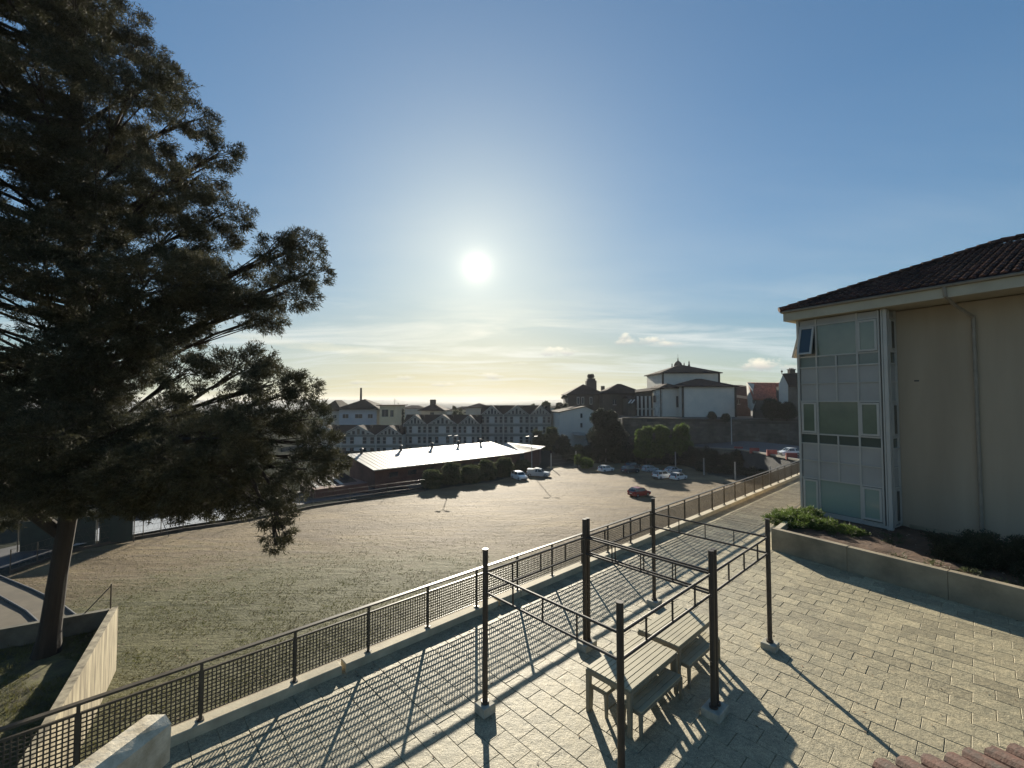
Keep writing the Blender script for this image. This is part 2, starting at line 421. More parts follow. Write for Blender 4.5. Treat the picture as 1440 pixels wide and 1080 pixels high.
M_bar = mat('barrier red', (0.22, 0.03, 0.022), 0.6, 0.15, 1)
M_tyre = mat('tyre rubber', (0.02, 0.02, 0.02), 0.8)
M_rim = mat('wheel rim', (0.4, 0.4, 0.4), 0.35, metal=0.6)
M_lamp = mat('clear lens', (0.75, 0.75, 0.72), 0.15)
M_tail = mat('red lens', (0.35, 0.02, 0.02), 0.2)
M_plast = mat('dark plastic', (0.035, 0.035, 0.035), 0.6)

# ------------------------------------------------------------------ the land
GARDEN_Z = -6.95
far_edge = [fp(*p) for p in [(-700, 990), (-200, 866), (0, 811), (100, 776), (345, 734), (440, 713), (600, 689), (690, 678), (745, 663),
                             (800, 656), (850, 649), (905, 650), (960, 654), (1000, 668), (1100, 686), (1300, 690)]]
FE = [(p.x, p.y) for p in far_edge] + [(90, 40), (60, -20), (-80, -20)]
def inside(x, y, poly=FE):
    c = False; n = len(poly)
    for i in range(n):
        x1, y1 = poly[i]; x2, y2 = poly[(i + 1) % n]
        if (y1 > y) != (y2 > y) and x < (x2 - x1) * (y - y1) / (y2 - y1) + x1: c = not c
    return c
def gz(x, y):
    yy = min(max(y, -10), 118)
    z = FZ0 - FSL * yy
    z += 0.10 * noise.noise(Vector((x * 0.09, y * 0.13, 0))) + 0.035 * noise.noise(Vector((x * 0.6 + 0.3 * y, y * 1.1, 3)))
    if y > 40: z += 0.02 * noise.noise(Vector((x * 0.8, y * 1.9, 9)))
    if y > 300:
        z -= min((y - 300) * 0.01, 14)
    return z
def field_mat():
    m = bpy.data.materials.new('field ground'); m.use_nodes = True; t = m.node_tree; q = G(t); b = t.nodes['Principled BSDF']
    ge = t.nodes.new('ShaderNodeNewGeometry'); v = ge.outputs['Position']
    sx = q.n('ShaderNodeSeparateXYZ', x0=v); X, Y, Z = sx.outputs
    at_ = t.nodes.new('ShaderNodeAttribute'); at_.attribute_name = 'dirt'
    dirt = at_.outputs['Fac']
    st = q.n('ShaderNodeMapping', x0=v); st.inputs['Scale'].default_value = (0.5, 1.0, 1); st.inputs['Rotation'].default_value = (0, 0, 0.5)
    n0 = q.noise(st.outputs[0], 0.16, 6, 0.6, 0.6); n1 = q.noise(v, 1.5, 6, 0.7); n2 = q.noise(v, 7, 4, 0.75)
    s2 = q.n('ShaderNodeMapping', x0=v); s2.inputs['Scale'].default_value = (0.12, 1.0, 1); s2.inputs['Rotation'].default_value = (0, 0, -0.12)
    tr = q.noise(s2.outputs[0], 1.1, 5, 0.65, 0.8)
    tan = q.mix(q.m('MULTIPLY', q.m('SUBTRACT', n0, 0.38), 4.5, clamp=True), rgb(0.095, 0.065, 0.028), rgb(0.195, 0.14, 0.068))
    tan = q.mix(q.m('MULTIPLY', q.m('SUBTRACT', tr, 0.45), 4.0, clamp=True), tan, rgb(0.13, 0.095, 0.06))
    k = q.m('ADD', 0.55, q.m('ADD', q.m('MULTIPLY', n1, 0.45), q.m('MULTIPLY', n2, 0.45)))
    s = q.vm('SCALE', tan); q.set(s.node.inputs[3], k)
    # grass: a patch in the near middle, thin elsewhere
    gx = q.m('DIVIDE', q.m('ADD', X, 10.0), 26.0); gy = q.m('DIVIDE', q.m('SUBTRACT', Y, 26.0), 17.0)
    patch = q.m('POWER', 2.718, q.m('MULTIPLY', q.m('ADD', q.m('MULTIPLY', gx, gx), q.m('MULTIPLY', gy, gy)), -0.8))
    gm = q.m('ADD', q.m('MULTIPLY', patch, 1.3), q.m('ADD', q.m('SUBTRACT', n0, 0.70), q.m('SUBTRACT', n1, 0.55)))
    gm = q.m('MULTIPLY', gm, 1.9, clamp=True)
    gcol = q.mix(q.m('MULTIPLY', q.m('SUBTRACT', n2, 0.35), 3.0, clamp=True), rgb(0.030, 0.036, 0.010), rgb(0.085, 0.092, 0.024))
    c = q.mix(q.m('MULTIPLY', gm, 0.8), s, gcol)
    out_ = q.mix(q.m('MULTIPLY', n1, 1.0), rgb(0.03, 0.034, 0.028), rgb(0.07, 0.07, 0.055))
    q.set(b.inputs['Base Color'], q.mix(dirt, out_, c)); b.inputs['Roughness'].default_value = 0.8; q.set(b.inputs['Specular IOR Level'], q.m('MULTIPLY', dirt, 0.22))
    bn = q.n('ShaderNodeBump'); bn.inputs['Strength'].default_value = 1.0; bn.inputs['Distance'].default_value = 0.16
    hh = q.m('ADD', q.m('MULTIPLY', n1, 1.0), q.m('ADD', q.m('MULTIPLY', n2, 0.35), q.m('MULTIPLY', tr, 0.7)))
    q.set(bn.inputs['Height'], hh); q.set(b.inputs['Normal'], bn.outputs[0])
    return m
xs = sorted(set([-3200, -2200, -1400, -800, -450, -260, -160] + [round(-110 + 0.75 * i, 2) for i in range(280)] + [120, 160, 260, 450, 800, 1400, 2200, 3200]))
ys = sorted(set([-300, -120, -50] + [round(-12 + 0.75 * i, 2) for i in range(20)] + [round(3 + 0.5 * i, 2) for i in range(112)] + [round(59.5 + 0.8 * i, 2) for i in range(80)] + [130, 145, 170, 220, 300, 450, 800, 1500, 2600, 4200]))
V = [(x, y, gz(x, y)) for y in ys for x in xs]; nx = len(xs)
Fq = [(j * nx + i, j * nx + i + 1, (j + 1) * nx + i + 1, (j + 1) * nx + i) for j in range(len(ys) - 1) for i in range(nx - 1)]
ground = big_mesh('ground', V, Fq, field_mat(), kind='structure', off=np.array([0., 0., 0.]))
a_ = ground.data.attributes.new('dirt', 'FLOAT', 'POINT')
a_.data.foreach_set('value', [1.0 if (-115 < x < 100 and -15 < y < 125 and inside(x, y)) else 0.0 for y in ys for x in xs])
ground.data.polygons.foreach_set('use_smooth', [True] * len(ground.data.polygons))
ground['label'] = 'bare sloping dirt field with thin grass'

# distant ridges
def ridge(name, Y, x0, x1, zb, zt, seed, col):
    b = MB(); n = 90
    def h(x): return zt + (zt - zb) * 0.16 * noise.noise(Vector((x * 0.0016, seed, 0))) * 2 + 2.5 * noise.noise(Vector((x * 0.012, seed, 4)))
    for i in range(n + 1):
        x = x0 + (x1 - x0) * i / n
        b.v += [(x, Y, zb), (x, Y + 60, h(x) * 0.6 + zb * 0.4), (x, Y + 200, h(x)), (x, Y + 500, zb)]
    for i in range(n):
        for k in range(3): b.f.append((i * 4 + k, i * 4 + 4 + k, i * 4 + 5 + k, i * 4 + 1 + k))
    o = b.obj(name, mat('hill ' + str(seed), col, 0.95, 0.2, 0.01), kind='structure', smooth=True); return o
ridge('hills', 1500, -2600, 2600, -26, 0.5, 1, (0.07, 0.085, 0.07))
ridge('hills', 2400, -3600, 3600, -26, 7, 5, (0.08, 0.09, 0.08))
# the town's ground beyond the row houses is covered by roofs and trees built further down

# ------------------------------------------------------------------ the plaza
E0 = -9.33           # outer face of the plaza's edge (r)
plz = MB()
plz.prism([L(-9, E0)[:2], L(-9, 14)[:2], L(48, 14)[:2], L(48, E0)[:2]], -12.5, -0.034)
plaza = plz.obj('plaza', M_joint, kind='structure', label='raised plaza paved in square cut stones')
# its retaining wall towards the field
rw = MB(); rw.prism([L(-9, E0 - 0.30)[:2], L(-9, E0 - 0.002)[:2], L(48, E0 - 0.002)[:2], L(48, E0 - 0.30)[:2]], -12.6, -0.01)
tag(rw.obj('retaining_wall', M_conc), 'tall concrete retaining wall holding up the plaza under the railing', 'wall')
PW = Vector((.524, -.852, 0)); PV = Vector((.852, .524, 0))
P0 = Vector((9.73, 16.47, 0))
stones = []
def cam_vis(p):
    if p.y < 1: return False
    return abs(p.x / p.y) < 1.26 and (p.z - H) / p.y > -1.0
nrow = 0
und = lambda u, r: 0.012 * noise.noise(Vector((u * 0.5, r * 0.5, 0)))
i = -6
while i * 0.4 < 44:
    u = i * 0.4 + 0.1; sh = 0.3 if i % 2 else 0.0; j = -1 if i % 2 else 0
    while True:
        r = -8.93 + 0.30 + sh * 1.0 + j * 0.6 - 0.3
        if r > 6: break
        j += 1
        c = L(u, r)
        if cam_vis(c) and ((c - P0).dot(PV) < 0.35 or (c - P0).dot(PW) < 0.95 * (c - P0).dot(PV) * -0.33): stones.append((c.length, u, r))
    i += 1
stones.sort()
M_tile_axes = (AU, AR, ZZ)
tmpl = []
for k in range(6):
    b = MB(); b.cham((0, 0, 0), (0.3945 - 0.001 * (k % 3), 0.594 - 0.0015 * (k % 2), 0.04), M_tile_axes, 0.005 + 0.001 * (k % 3))
    me_o = b.obj('paving_stone', M_tile, plaza, world=False); tmpl.append(me_o)
rest = MB()
for k, (d_, u, r) in enumerate(stones):
    z = und(u, r) - 0.02 + rnd.uniform(-0.0022, 0.0022)
    if k < 300:
        if k < 6: o = tmpl[k]
        else:
            o = tmpl[k % 6].copy(); C.objects.link(o)
        o.location = L(u, r, z) - plaza.location
        o.rotation_euler = (rnd.uniform(-.003, .003), rnd.uniform(-.003, .003), rnd.uniform(-.004, .004))
    else:
        tl = rnd.uniform(-.003, .003); ax = (AU + ZZ * tl, AR + ZZ * rnd.uniform(-.003, .003), ZZ)
        rest.cham(L(u, r, z), (0.394, 0.593, 0.04), ax, 0.006)
rest.obj('paving_stones', M_tile, plaza, kind='stuff')
# kerb of separate stones below the railing, with gaps at some posts
kerb = thing('kerb', L(15, -9.15, 0), kind='structure', label='line of pale kerb stones under the railing')
u = -8.0; k = 0
GAPS = {1: 0, 0: 0}
cuts = [-8.0, -5.2, -2.22, -0.20, 3.72, 7.97, 8.76 + .0, 11.72, 14.66, 17.6, 20.55, 23.5, 26.4, 29.4, 32.4, 35.3, 38.3, 41.2, 44]
for a, b_ in zip(cuts[:-1], cuts[1:]):
    gap = 0.075 if abs(b_ - 3.72) < .01 or abs(b_ - 7.97) < 0.01 else 0.012
    hh = 0.17 + rnd.uniform(-0.012, 0.018)
    m = MB(); ln = b_ - a - gap - 0.012
    m.cham(L((a + b_) / 2 - gap / 2 + 0.006, -9.16 + rnd.uniform(-.008, .008), hh / 2), (ln, 0.27, hh), (AU, AR, ZZ), 0.014)
    m.obj('kerb_stone', M_kerb, kerb)

# ------------------------------------------------------------------ railing
rail = thing('metal_railing', L(15, -9.16, 0.1), 'long brown metal railing with mesh panels along the plaza edge', 'railing')
posts = [-0.20 + 1.49 * i for i in range(-5, 30)]
RB = -9.16
m = MB(); m.beam(L(posts[0], RB, 1.135), L(posts[-1], RB, 1.135), 0.085, 0.035); m.obj('top_rail', M_rail, rail)
m = MB(); m.beam(L(posts[0], RB, 0.985), L(posts[-1], RB, 0.985), 0.035, 0.03); m.obj('middle_rail', M_rail, rail)
for p in posts:
    m = MB(); m.beam(L(p, RB, 0.13), L(p, RB, 1.118), 0.05, 0.045, up=AU)
    m.box(L(p, RB, 0.185), (0.10, 0.12, 0.012), ax=(AU, AR, ZZ)); m.obj('post', M_rail, rail)
for a, b_ in zip(posts[:-1], posts[1:]):
    m = MB(); lo, hi = 0.27, 0.967; A, B = a + 0.03, b_ - 0.03
    for z in (lo, hi): m.beam(L(A, RB, z), L(B, RB, z), 0.016, 0.016)
    n = int((B - A) / 0.062)
    for q_ in range(n + 1):
        u = A + (B - A) * q_ / n; m.beam(L(u, RB - 0.004, lo), L(u, RB - 0.004, hi), 0.019, 0.008, up=AR)
    nh = 11
    for q_ in range(1, nh):
        z = lo + (hi - lo) * q_ / nh; m.beam(L(A, RB + 0.006, z), L(B, RB + 0.006, z), 0.008, 0.020)
    m.obj('mesh_panel', M_rail, rail, kind='stuff')

# ------------------------------------------------------------------ pergola frames without roof
def pergola(u0, u1, r0, r1, label):
    t = thing('pergola_frame', L((u0 + u1) / 2, (r0 + r1) / 2, 0), label, 'pergola frame', 'roofless steel pergola frames on the plaza')
    cs = [(u0, r0), (u1, r0), (u1, r1), (u0, r1)]
    for (u, r) in cs:
        m = MB(); m.tube(L(u, r, 0.0), L(u, r, 2.88), 0.05, n=14); p = m.obj('post', M_frame, t, smooth=False)
        c = MB(); c.tube(L(u, r, 2.881), L(u, r, 2.895), 0.053, n=14); c.obj('post_cap', M_frame, p)
        for z in (0.95, 2.10, 2.47):
            bq = MB(); bq.tube(L(u, r, z), L(u, r, z) + (AU * 0.062 if u == u0 else AU * -0.062), 0.016, n=6); bq.obj('bolt', M_frame, p)
    for k in range(4):
        (ua, ra), (ub, rb) = cs[k], cs[(k + 1) % 4]
        a, b = L(ua, ra), L(ub, rb); d = (b - a).normalized() * 0.05; a = a + d; b = b - d
        for z in (2.48, 2.12):
            m = MB(); m.tube(a + ZZ * z, b + ZZ * z, 0.022, n=8); m.obj('rail', M_frame, t)
        for fr in (0.25, 0.5, 0.75) if k % 2 else (0.22, 0.5, 0.78):
            p = a.lerp(b, fr)
            m = MB(); m.beam(p + ZZ * 2.141, p + ZZ * 2.459, 0.03, 0.012, up=d); m.obj('spacer_bar', M_frame, t)
    return t
pergola(5.11, 8.03, -6.20, -3.36, 'roofless brown steel pergola frame nearest the camera, over the near picnic table')
pergola(8.15, 11.10, -6.20, -3.36, 'roofless brown steel pergola frame further back, over the far picnic table')
def footing(u, r, su, sr, h, label, n):
    t = thing('footing_block', L(u, r, 0), label, 'concrete block', 'concrete footing blocks of the pergola posts')
    m = MB(); m.cham(L(u, r, h / 2), (su, sr, h), (AU, AR, ZZ), 0.012); m.obj('block', M_block, t)
    for (du, dr) in n:
        s = MB(); s.lathe(L(u + du, r + dr, h), [(0.075, 0.0), (0.075, 0.045), (0.053, 0.046), (0.053, 0.0)], 14); s.obj('sleeve', M_frame, t)
footing(5.11, -6.20, .27, .27, .16, 'small square concrete block under the leftmost pergola post', [(0, 0)])
footing(5.11, -3.36, .30, .30, .14, 'concrete block under the post that stands closest to the camera', [(0, 0)])
footing(8.09, -6.20, .40, .27, .14, 'concrete block shared by two posts beside the railing', [(-.06, 0), (.06, 0)])
footing(8.09, -3.36, .42, .32, .14, 'wide concrete block shared by two posts right of the tables', [(-.06, 0), (.06, 0)])
footing(11.10, -6.20, .30, .30, .14, 'concrete block under the farthest pergola post near the railing', [(0, 0)])
footing(11.10, -3.36, .30, .30, .14, 'concrete block under the rightmost pergola post by the planter', [(0, 0)])

# ------------------------------------------------------------------ tables and benches
def slatted(name, u0, u1, r0, r1, z, nsl, leg, label, cat, group, apron=0.06):
    t = thing(name, L((u0 + u1) / 2, (r0 + r1) / 2, 0), label, cat, group)
    w = (r1 - r0 - 0.012) / nsl
    for k in range(nsl):
        m = MB(); m.cham(L((u0 + u1) / 2, r0 + 0.006 + (k + .5) * w, z - 0.014 + rnd.uniform(-.001, .001)), (u1 - u0 - 0.03, w - 0.011, 0.028), (AU, AR, ZZ), 0.003); m.obj('slat', M_slat, t)
    m = MB(); zb = z - 0.028 - apron / 2 - 0.002
    for r in (r0 + .02, r1 - .02): m.box(L((u0 + u1) / 2, r, zb), (u1 - u0 - 0.13, 0.03, apron), ax=(AU, AR, ZZ))
    for u in (u0 + .018, u1 - .018): m.box(L(u, (r0 + r1) / 2, zb + .006), (0.028, r1 - r0 - 0.13, apron + .02), ax=(AU, AR, ZZ))
    for u in (u0 * .67 + u1 * .33, u0 * .33 + u1 * .67): m.box(L(u, (r0 + r1) / 2, zb + 0.01), (0.04, r1 - r0 - 0.06, 0.03), ax=(AU, AR, ZZ))
    m.obj('frame', M_tleg, t)
    for u in (u0 + leg / 2, u1 - leg / 2):
        for r in (r0 + leg / 2, r1 - leg / 2):
            m = MB(); top = z - 0.03; q = leg / 2
            # leg narrowing towards the foot
            fu = leg * 0.12 * (1 if u > (u0 + u1) / 2 else -1); fr_ = leg * 0.12 * (1 if r > (r0 + r1) / 2 else -1)
            P_ = [L(u - q, r - q, top), L(u + q, r - q, top), L(u + q, r + q, top), L(u - q, r + q, top)]
            q2 = q * 0.72; Q_ = [L(u + fu - q2, r + fr_ - q2, 0.0), L(u + fu + q2, r + fr_ - q2, 0.0), L(u + fu + q2, r + fr_ + q2, 0.0), L(u + fu - q2, r + fr_ + q2, 0.0)]
            m.add(Q_ + P_, [(3, 2, 1, 0), (4, 5, 6, 7), (0, 1, 5, 4), (1, 2, 6, 5), (2, 3, 7, 6), (3, 0, 4, 7)]); m.obj('leg', M_tleg, t)
    return t
TG = 'slatted picnic tables under the pergola'; BG = 'slatted benches tucked under the picnic tables'
slatted('picnic_table', 6.46, 8.13, -4.98, -4.06, .78, 9, .085, 'slatted beige table nearer the camera, beside the closest post', 'table', TG, .07)
slatted('picnic_table', 8.30, 9.95, -5.03, -4.12, .78, 9, .085, 'slatted beige table further back, towards the railing', 'table', TG, .07)
slatted('bench', 6.56, 8.02, -4.98, -4.60, .45, 4, .06, 'bench on the railing side of the nearer table', 'bench', BG, .04)
slatted('bench', 6.56, 8.02, -4.30, -3.92, .45, 4, .06, 'shaded bench on the building side of the nearer table', 'bench', BG, .04)
slatted('bench', 8.40, 9.86, -5.04, -4.66, .45, 4, .06, 'bench on the railing side of the far table, nearly hidden by the table top', 'bench', BG, .04)
slatted('bench', 8.40, 9.86, -4.36, -3.96, .45, 4, .06, 'shaded bench on the building side of the far table', 'bench', BG, .04)

# ------------------------------------------------------------------ building on the right
GL = Vector((12.78, 19.35, 0))                 # left end of the glazed bay's face
def B(t, d, z=0.0): return GL + PW * t + PV * d + ZZ * z      # along the front, depth behind the bay's face
BX = (PW, PV, ZZ)
bld = thing('corner_building', B(0, 6), 'beige rendered building with glazed grey bay, dark tiled roof and downpipe', 'building')
WD = 0.95                                       # render wall lies this far behind the bay's face
m = MB(); m.box(B(10 - .0, WD + 6, 4.6), (23.0 - 0.6, 12, 9.2), ax=BX); 
m.v = []; m.f = []
m.ext([B(0.12, WD + .0), B(26, WD), B(26, WD + 9.7), B(0.12, WD + 9.7)], ZZ * 9.12)
m.obj('wall', M_stucco, bld)
m = MB(); m.ext([B(3.4, WD - 0.035, 0.4), B(26, WD - 0.035, .4), B(26, WD - 0.002, .4), B(3.4, WD - 0.002, .4)], ZZ * 0.42); m.obj('plinth', M_conc, bld)
# bay: frame members, panels, panes
fr = MB()
T0, T1 = 0.0, 3.17
tm = [0.06, 0.75, 1.48, 2.22, 2.93]
zt = [0.86, 2.23, 3.00, 3.73, 4.15, 5.56, 6.33, 7.03, 7.50, 8.85, 9.14]
def fm(t, z0, z1, w=0.06, d=0.10): fr.box(B(t, d / 2 - 0.03, (z0 + z1) / 2), (w, d, z1 - z0), ax=BX)
def fh(ta, tb, z, h=0.05, d=0.084): fr.box(B((ta + tb) / 2, d / 2 - 0.024, z), (tb - ta, d, h), ax=BX)
core = MB(); core.ext([B(0.03, 0.06), B(3.12, 0.06), B(3.12, WD), B(0.03, WD)], ZZ * 9.1); core.obj('bay_core', mat('bay interior', (0.12, 0.13, 0.12), 0.9), bld)
fm(0.03, 0.70, 9.14, 0.09, 0.12)
fm(0.75, 0.80, 9.14); fm(2.22, 0.80, 9.14)
for (a, b_) in ((2.23, 4.15), (5.56, 7.5)): fm(1.48, a, b_, .05)
fm(2.93, 0.8, 9.14, 0.05); fm(3.03, 0.66, 9.14, 0.05, .13); fm(3.13, 0.66, 9.14, 0.12, 0.16)
for z in (0.83, 2.23, 3.73, 4.15, 5.56, 7.03, 7.50, 8.85): fh(0.075, 2.955, z, 0.055)
for z in (3.00, 6.33): fh(0.075, 2.955, z, 0.035, .08)
fh(-0.02, 3.2, 0.74, 0.10, 0.13)
# return side of the bay
def fs(d, z0, z1, w=0.05): fr.box(B(3.165, d, (z0 + z1) / 2), (0.07, w, z1 - z0), ax=BX)
fs(0.22, .8, 9.14); fs(0.86, .8, 9.14, .08)
for z in (0.76, 2.23, 3.0, 3.73, 4.15, 5.56, 6.33, 7.03, 7.5, 8.85): fr.box(B(3.16, 0.53, z), (0.062, 0.58, 0.05), ax=BX)
# left side of the bay (seen only from beside it)
for d in (0.25, 0.88): fr.box(B(0.005, d, 4.9), (0.07, 0.06, 8.4), ax=BX)
fr.obj('bay_frame', M_alu, bld)
def pane(ta, tb, za, zb, framed, m_=M_curt, d=0.035, open_=False):
    """a pane, with its own sash when it opens"""
    if framed:
        w = 0.075; s = MB(); A, B_ = ta + .045, tb - .045; Za, Zb = za + .05, zb - .05
        for (x0, x1, z0, z1) in ((A, A + w, Za, Zb), (B_ - w, B_, Za, Zb), (A + w, B_ - w, Za, Za + w), (A + w, B_ - w, Zb - w, Zb)):
            s.box(B((x0 + x1) / 2, -0.035, (z0 + z1) / 2), (x1 - x0, 0.055, z1 - z0), ax=BX)
        gm = MB(); gm.box(B((A + B_) / 2, -0.025, (Za + Zb) / 2), (B_ - A - 2 * w + .01, 0.012, Zb - Za - 2 * w + .01), ax=BX)
        if open_:
            hg = B(0, -.03, Zb)
            def tilt(v):
                v = Vector(v); dz_ = Zb - v.z; off_ = (v - hg).dot(PV)
                base_ = v - PV * off_ - ZZ * (v.z - Zb)
                a_ = R(15); return base_ + (-PV * math.sin(a_) - ZZ * math.cos(a_)) * dz_ + (PV * math.cos(a_) - ZZ * math.sin(a_)) * off_
            s.v = [tuple(tilt(v)) for v in s.v]; gm.v = [tuple(tilt(v)) for v in gm.v]
        w_ = s.obj('window', M_alu, bld, label='window tilted open at the bottom' if open_ else None); gm.obj('pane', m_, w_)
        if open_:
            bk = MB(); bk.box(B((ta + tb) / 2, d, (za + zb) / 2), (tb - ta - .04, 0.01, zb - za - .04), ax=BX); bk.obj('dark_opening', M_dglass, bld)
        else:
            bk = MB()
            for (x0, x1, z0, z1) in ((ta + .01, A, za, zb), (B_, tb - .01, za, zb)): bk.box(B((x0 + x1) / 2, 0.0, (z0 + z1) / 2), (x1 - x0, .03, z1 - z0 - .05), ax=BX)
            bk.obj('window_surround', M_alu, w_)
    else:
        gm = MB(); gm.box(B((ta + tb) / 2, d, (za + zb) / 2), (tb - ta - .05, 0.012, zb - za - .05), ax=BX); gm.obj('pane', m_, bld)
M_curtL = glass('pale curtained glass', (0.24, 0.30, 0.25), 0.10)
for (za, zb, mm) in ((0.86, 2.23, M_curtL), (4.15, 5.56, M_curt), (7.50, 8.85, M_curt)):
    pane(0.09, 0.75, za, zb, True, mm if zb < 8 else M_dglass, open_=(zb > 8))
    pane(0.75, 2.22, za, zb, False, mm)
    pane(2.22, 2.93, za, zb, True, mm)
ths = [0.09, 0.75, 1.48, 2.22, 2.93]
M_small = glass('low dark pane', (0.07, 0.085, 0.07), 0.08)
for (za, zb) in ((3.73, 4.15), (7.03, 7.50)):
    for a, b_ in zip(ths[:-1], ths[1:]): pane(a, b_, za, zb, False, M_small)
for (za, zb) in ((2.23, 3.0), (3.0, 3.73), (5.56, 6.33), (6.33, 7.03), (8.85, 9.14)):
    for a, b_ in zip(ths[:-1], ths[1:]):
        if zb > 9 and a == 0.75: b_ = 2.22
        if zb > 9 and a == 1.48: continue
        m = MB(); m.box(B((a + b_) / 2, 0.028, (za + zb) / 2), (b_ - a - .05, 0.02, zb - za - .045), ax=BX); m.obj('panel', M_panel, bld)
for (za, zb, k) in ((.8, 2.23, 'w'), (2.23, 3.0, 'p'), (3.0, 3.73, 'p'), (3.73, 4.15, 's'), (4.15, 5.56, 'w'), (5.56, 6.33, 'p'), (6.33, 7.03, 'p'), (7.03, 7.5, 's'), (7.5, 8.85, 'w'), (8.85, 9.12, 'p')):
    m = MB(); m.box(B(3.135, 0.54, (za + zb) / 2), (0.02, 0.60, zb - za - .04), ax=BX)
    if k == 'w':
        o = m.obj('side_window', M_alu, bld); g2 = MB(); g2.box(B(3.172, 0.54, (za + zb) / 2), (0.06, 0.30, zb - za - .30), ax=BX); g2.obj('pane', M_dglass, o)
        g3 = MB()
        for dd in (0.36, 0.72): g3.box(B(3.18, dd, (za + zb) / 2), (0.06, 0.045, zb - za - .2), ax=BX)
        g3.obj('sash', M_alu, o)
    else: m.obj('panel' if k == 'p' else 'side_pane', M_panel if k == 'p' else M_small, bld)
# second open sash on the bay's left side
s = MB(); q0 = B(-0.03, 0.30, 8.75); q1 = B(-0.03, 0.84, 8.75); dn = (-PW * math.sin(R(15)) - ZZ * math.cos(R(15))) * 1.22
for (a, b_) in ((q0, q1), (q0 + dn, q1 + dn), (q0, q0 + dn), (q1, q1 + dn)): s.beam(a, b_, 0.07, 0.05, up=PV if abs((b_ - a).normalized().dot(PV)) < .5 else ZZ)
w_ = s.obj('window', M_alu, bld, label='open sash on the far side of the bay'); g2 = MB(); g2.ext([q0, q1, q1 + dn, q0 + dn], PW * 0.01); g2.obj('pane', M_dglass, w_)
# eaves, gutter, roof
m = MB(); m.ext([B(-.38, -.38, 9.16), B(26, -.38, 9.16), B(26, WD + 10.1, 9.16), B(-.38, WD + 10.1, 9.16)], ZZ * 0.36); m.obj('eaves_band', M_fascia, bld)
RE = 9.64; ov = 0.50; dep = WD + 9.7 + 2 * ov; hf = dep / 2; SL = 0.42
e0 = (-ov, -ov)
m = MB()
ridge0 = B(-ov + hf, -ov + hf, RE + hf * SL); ridge1 = B(26, -ov + hf, RE + hf * SL)
cA, cB, cC, cD = B(-ov, -ov, RE - .06), B(26, -ov, RE - .06), B(26, -ov + dep, RE - .06), B(-ov, -ov + dep, RE - .06)
m.add([cA, cB, cC, cD, ridge0 - ZZ * .05, ridge1 - ZZ * .05], [(3, 2, 1, 0), (0, 1, 5, 4), (3, 0, 4), (2, 3, 4, 5), (1, 2, 5)])
roof = m.obj('roof', M_rtile, bld)
# rows of curved tiles on the slopes that can be seen
tl = MB()
def tile_rows(org, along, up, rise, wid, length_fn, mb, pitch=0.24, seg=0.42, rad=0.085):
    n = int(wid / pitch)
    nrm = up.cross(along).normalized()
    if nrm.z < 0: nrm = -nrm
    for k in range(n):
        s0, s1 = length_fn((k + .5) * pitch)
        d = s0
        while d < s1:
            p = org + along * ((k + .5) * pitch) + up * d; q = p + up * (seg * 1.08)
            base_h = 0.035; vs = []
            for (c, rr, lift) in ((p, rad, 0.028), (q, rad * .8, 0.0)):
                for j in range(5):
                    t_ = math.pi * j / 4; vs.append(c + along * rr * math.cos(t_) + nrm * (rr * .8 * math.sin(t_) + lift))
            jit = nrm * rnd.uniform(-.008, .008) + along * rnd.uniform(-.008, .008)
            mb.add([v + jit for v in vs], [(j, j + 1, 6 + j, 5 + j) for j in range(4)] + [(0, 1, 2, 3, 4)])
            d += seg
upF = (PV + ZZ * SL).normalized(); kf = 1 / (PV + ZZ * SL).length
tile_rows(B(-ov, -ov, RE), PW, upF, SL, 14.5, lambda s_: (0, min(s_, hf) / kf - .05), tl)
upL = (PW + ZZ * SL).normalized()
tile_rows(B(-ov, -ov, RE), PV, upL, SL, dep * .6, lambda s_: (0, min(s_, hf) / kf - .05), tl)
tl.obj('roof_tiles', M_rtile, bld, kind='stuff')
m = MB()
for (a, b_) in ((B(-ov, -ov, RE + .03), ridge0 + ZZ * .06), (ridge0 + ZZ * .06, B(16, -ov + hf, RE + hf * SL + .06))):
    n = int((b_ - a).length / .4)
    for k in range(n):
        p = a.lerp(b_, k / n); q = a.lerp(b_, (k + 1.1) / n); m.tube(p + ZZ * .02, q, 0.12, 0.10, n=8)
m.obj('ridge_tiles', M_rtile, bld, kind='stuff')
m = MB()
gp = [B(-.40, -.44, 9.57), B(26, -.44, 9.57)]
m.tube(gp[0], gp[1], 0.055, n=8); m.tube(B(-.44, -.40, 9.57), B(-.44, WD + 10.1, 9.57), .055, n=8); m.obj('gutter', M_pipe, bld)
m = MB(); rr = 0.055
tp = 5.35
m.path([B(tp - .42, -.44, 9.52), B(tp - .40, -.42, 9.22), B(tp - .3, 0.1, 8.95), B(tp, WD - .12, 8.55), B(tp, WD - .09, 8.4), B(tp, WD - .09, 0.5)], [rr] * 6, n=10)
dpipe = m.obj('downpipe', M_pipe, bld)
cl = MB()
for z in (8.2, 6.4, 4.6, 2.8, 1.2): cl.lathe(B(tp, WD - .09, z), [(0.055, 0), (0.068, 0), (0.068, .04), (0.055, .04)], 10)
cl.obj('pipe_clamp', M_pipe, dpipe)
for (t_, z_) in ((3.75, 6.35), (7.4, 6.2), (7.2, 3.5)):
    m = MB(); m.box(B(t_, WD - .008, z_), (.14, .03, .05), ax=BX); m.obj('wall_vent', M_plast, bld)

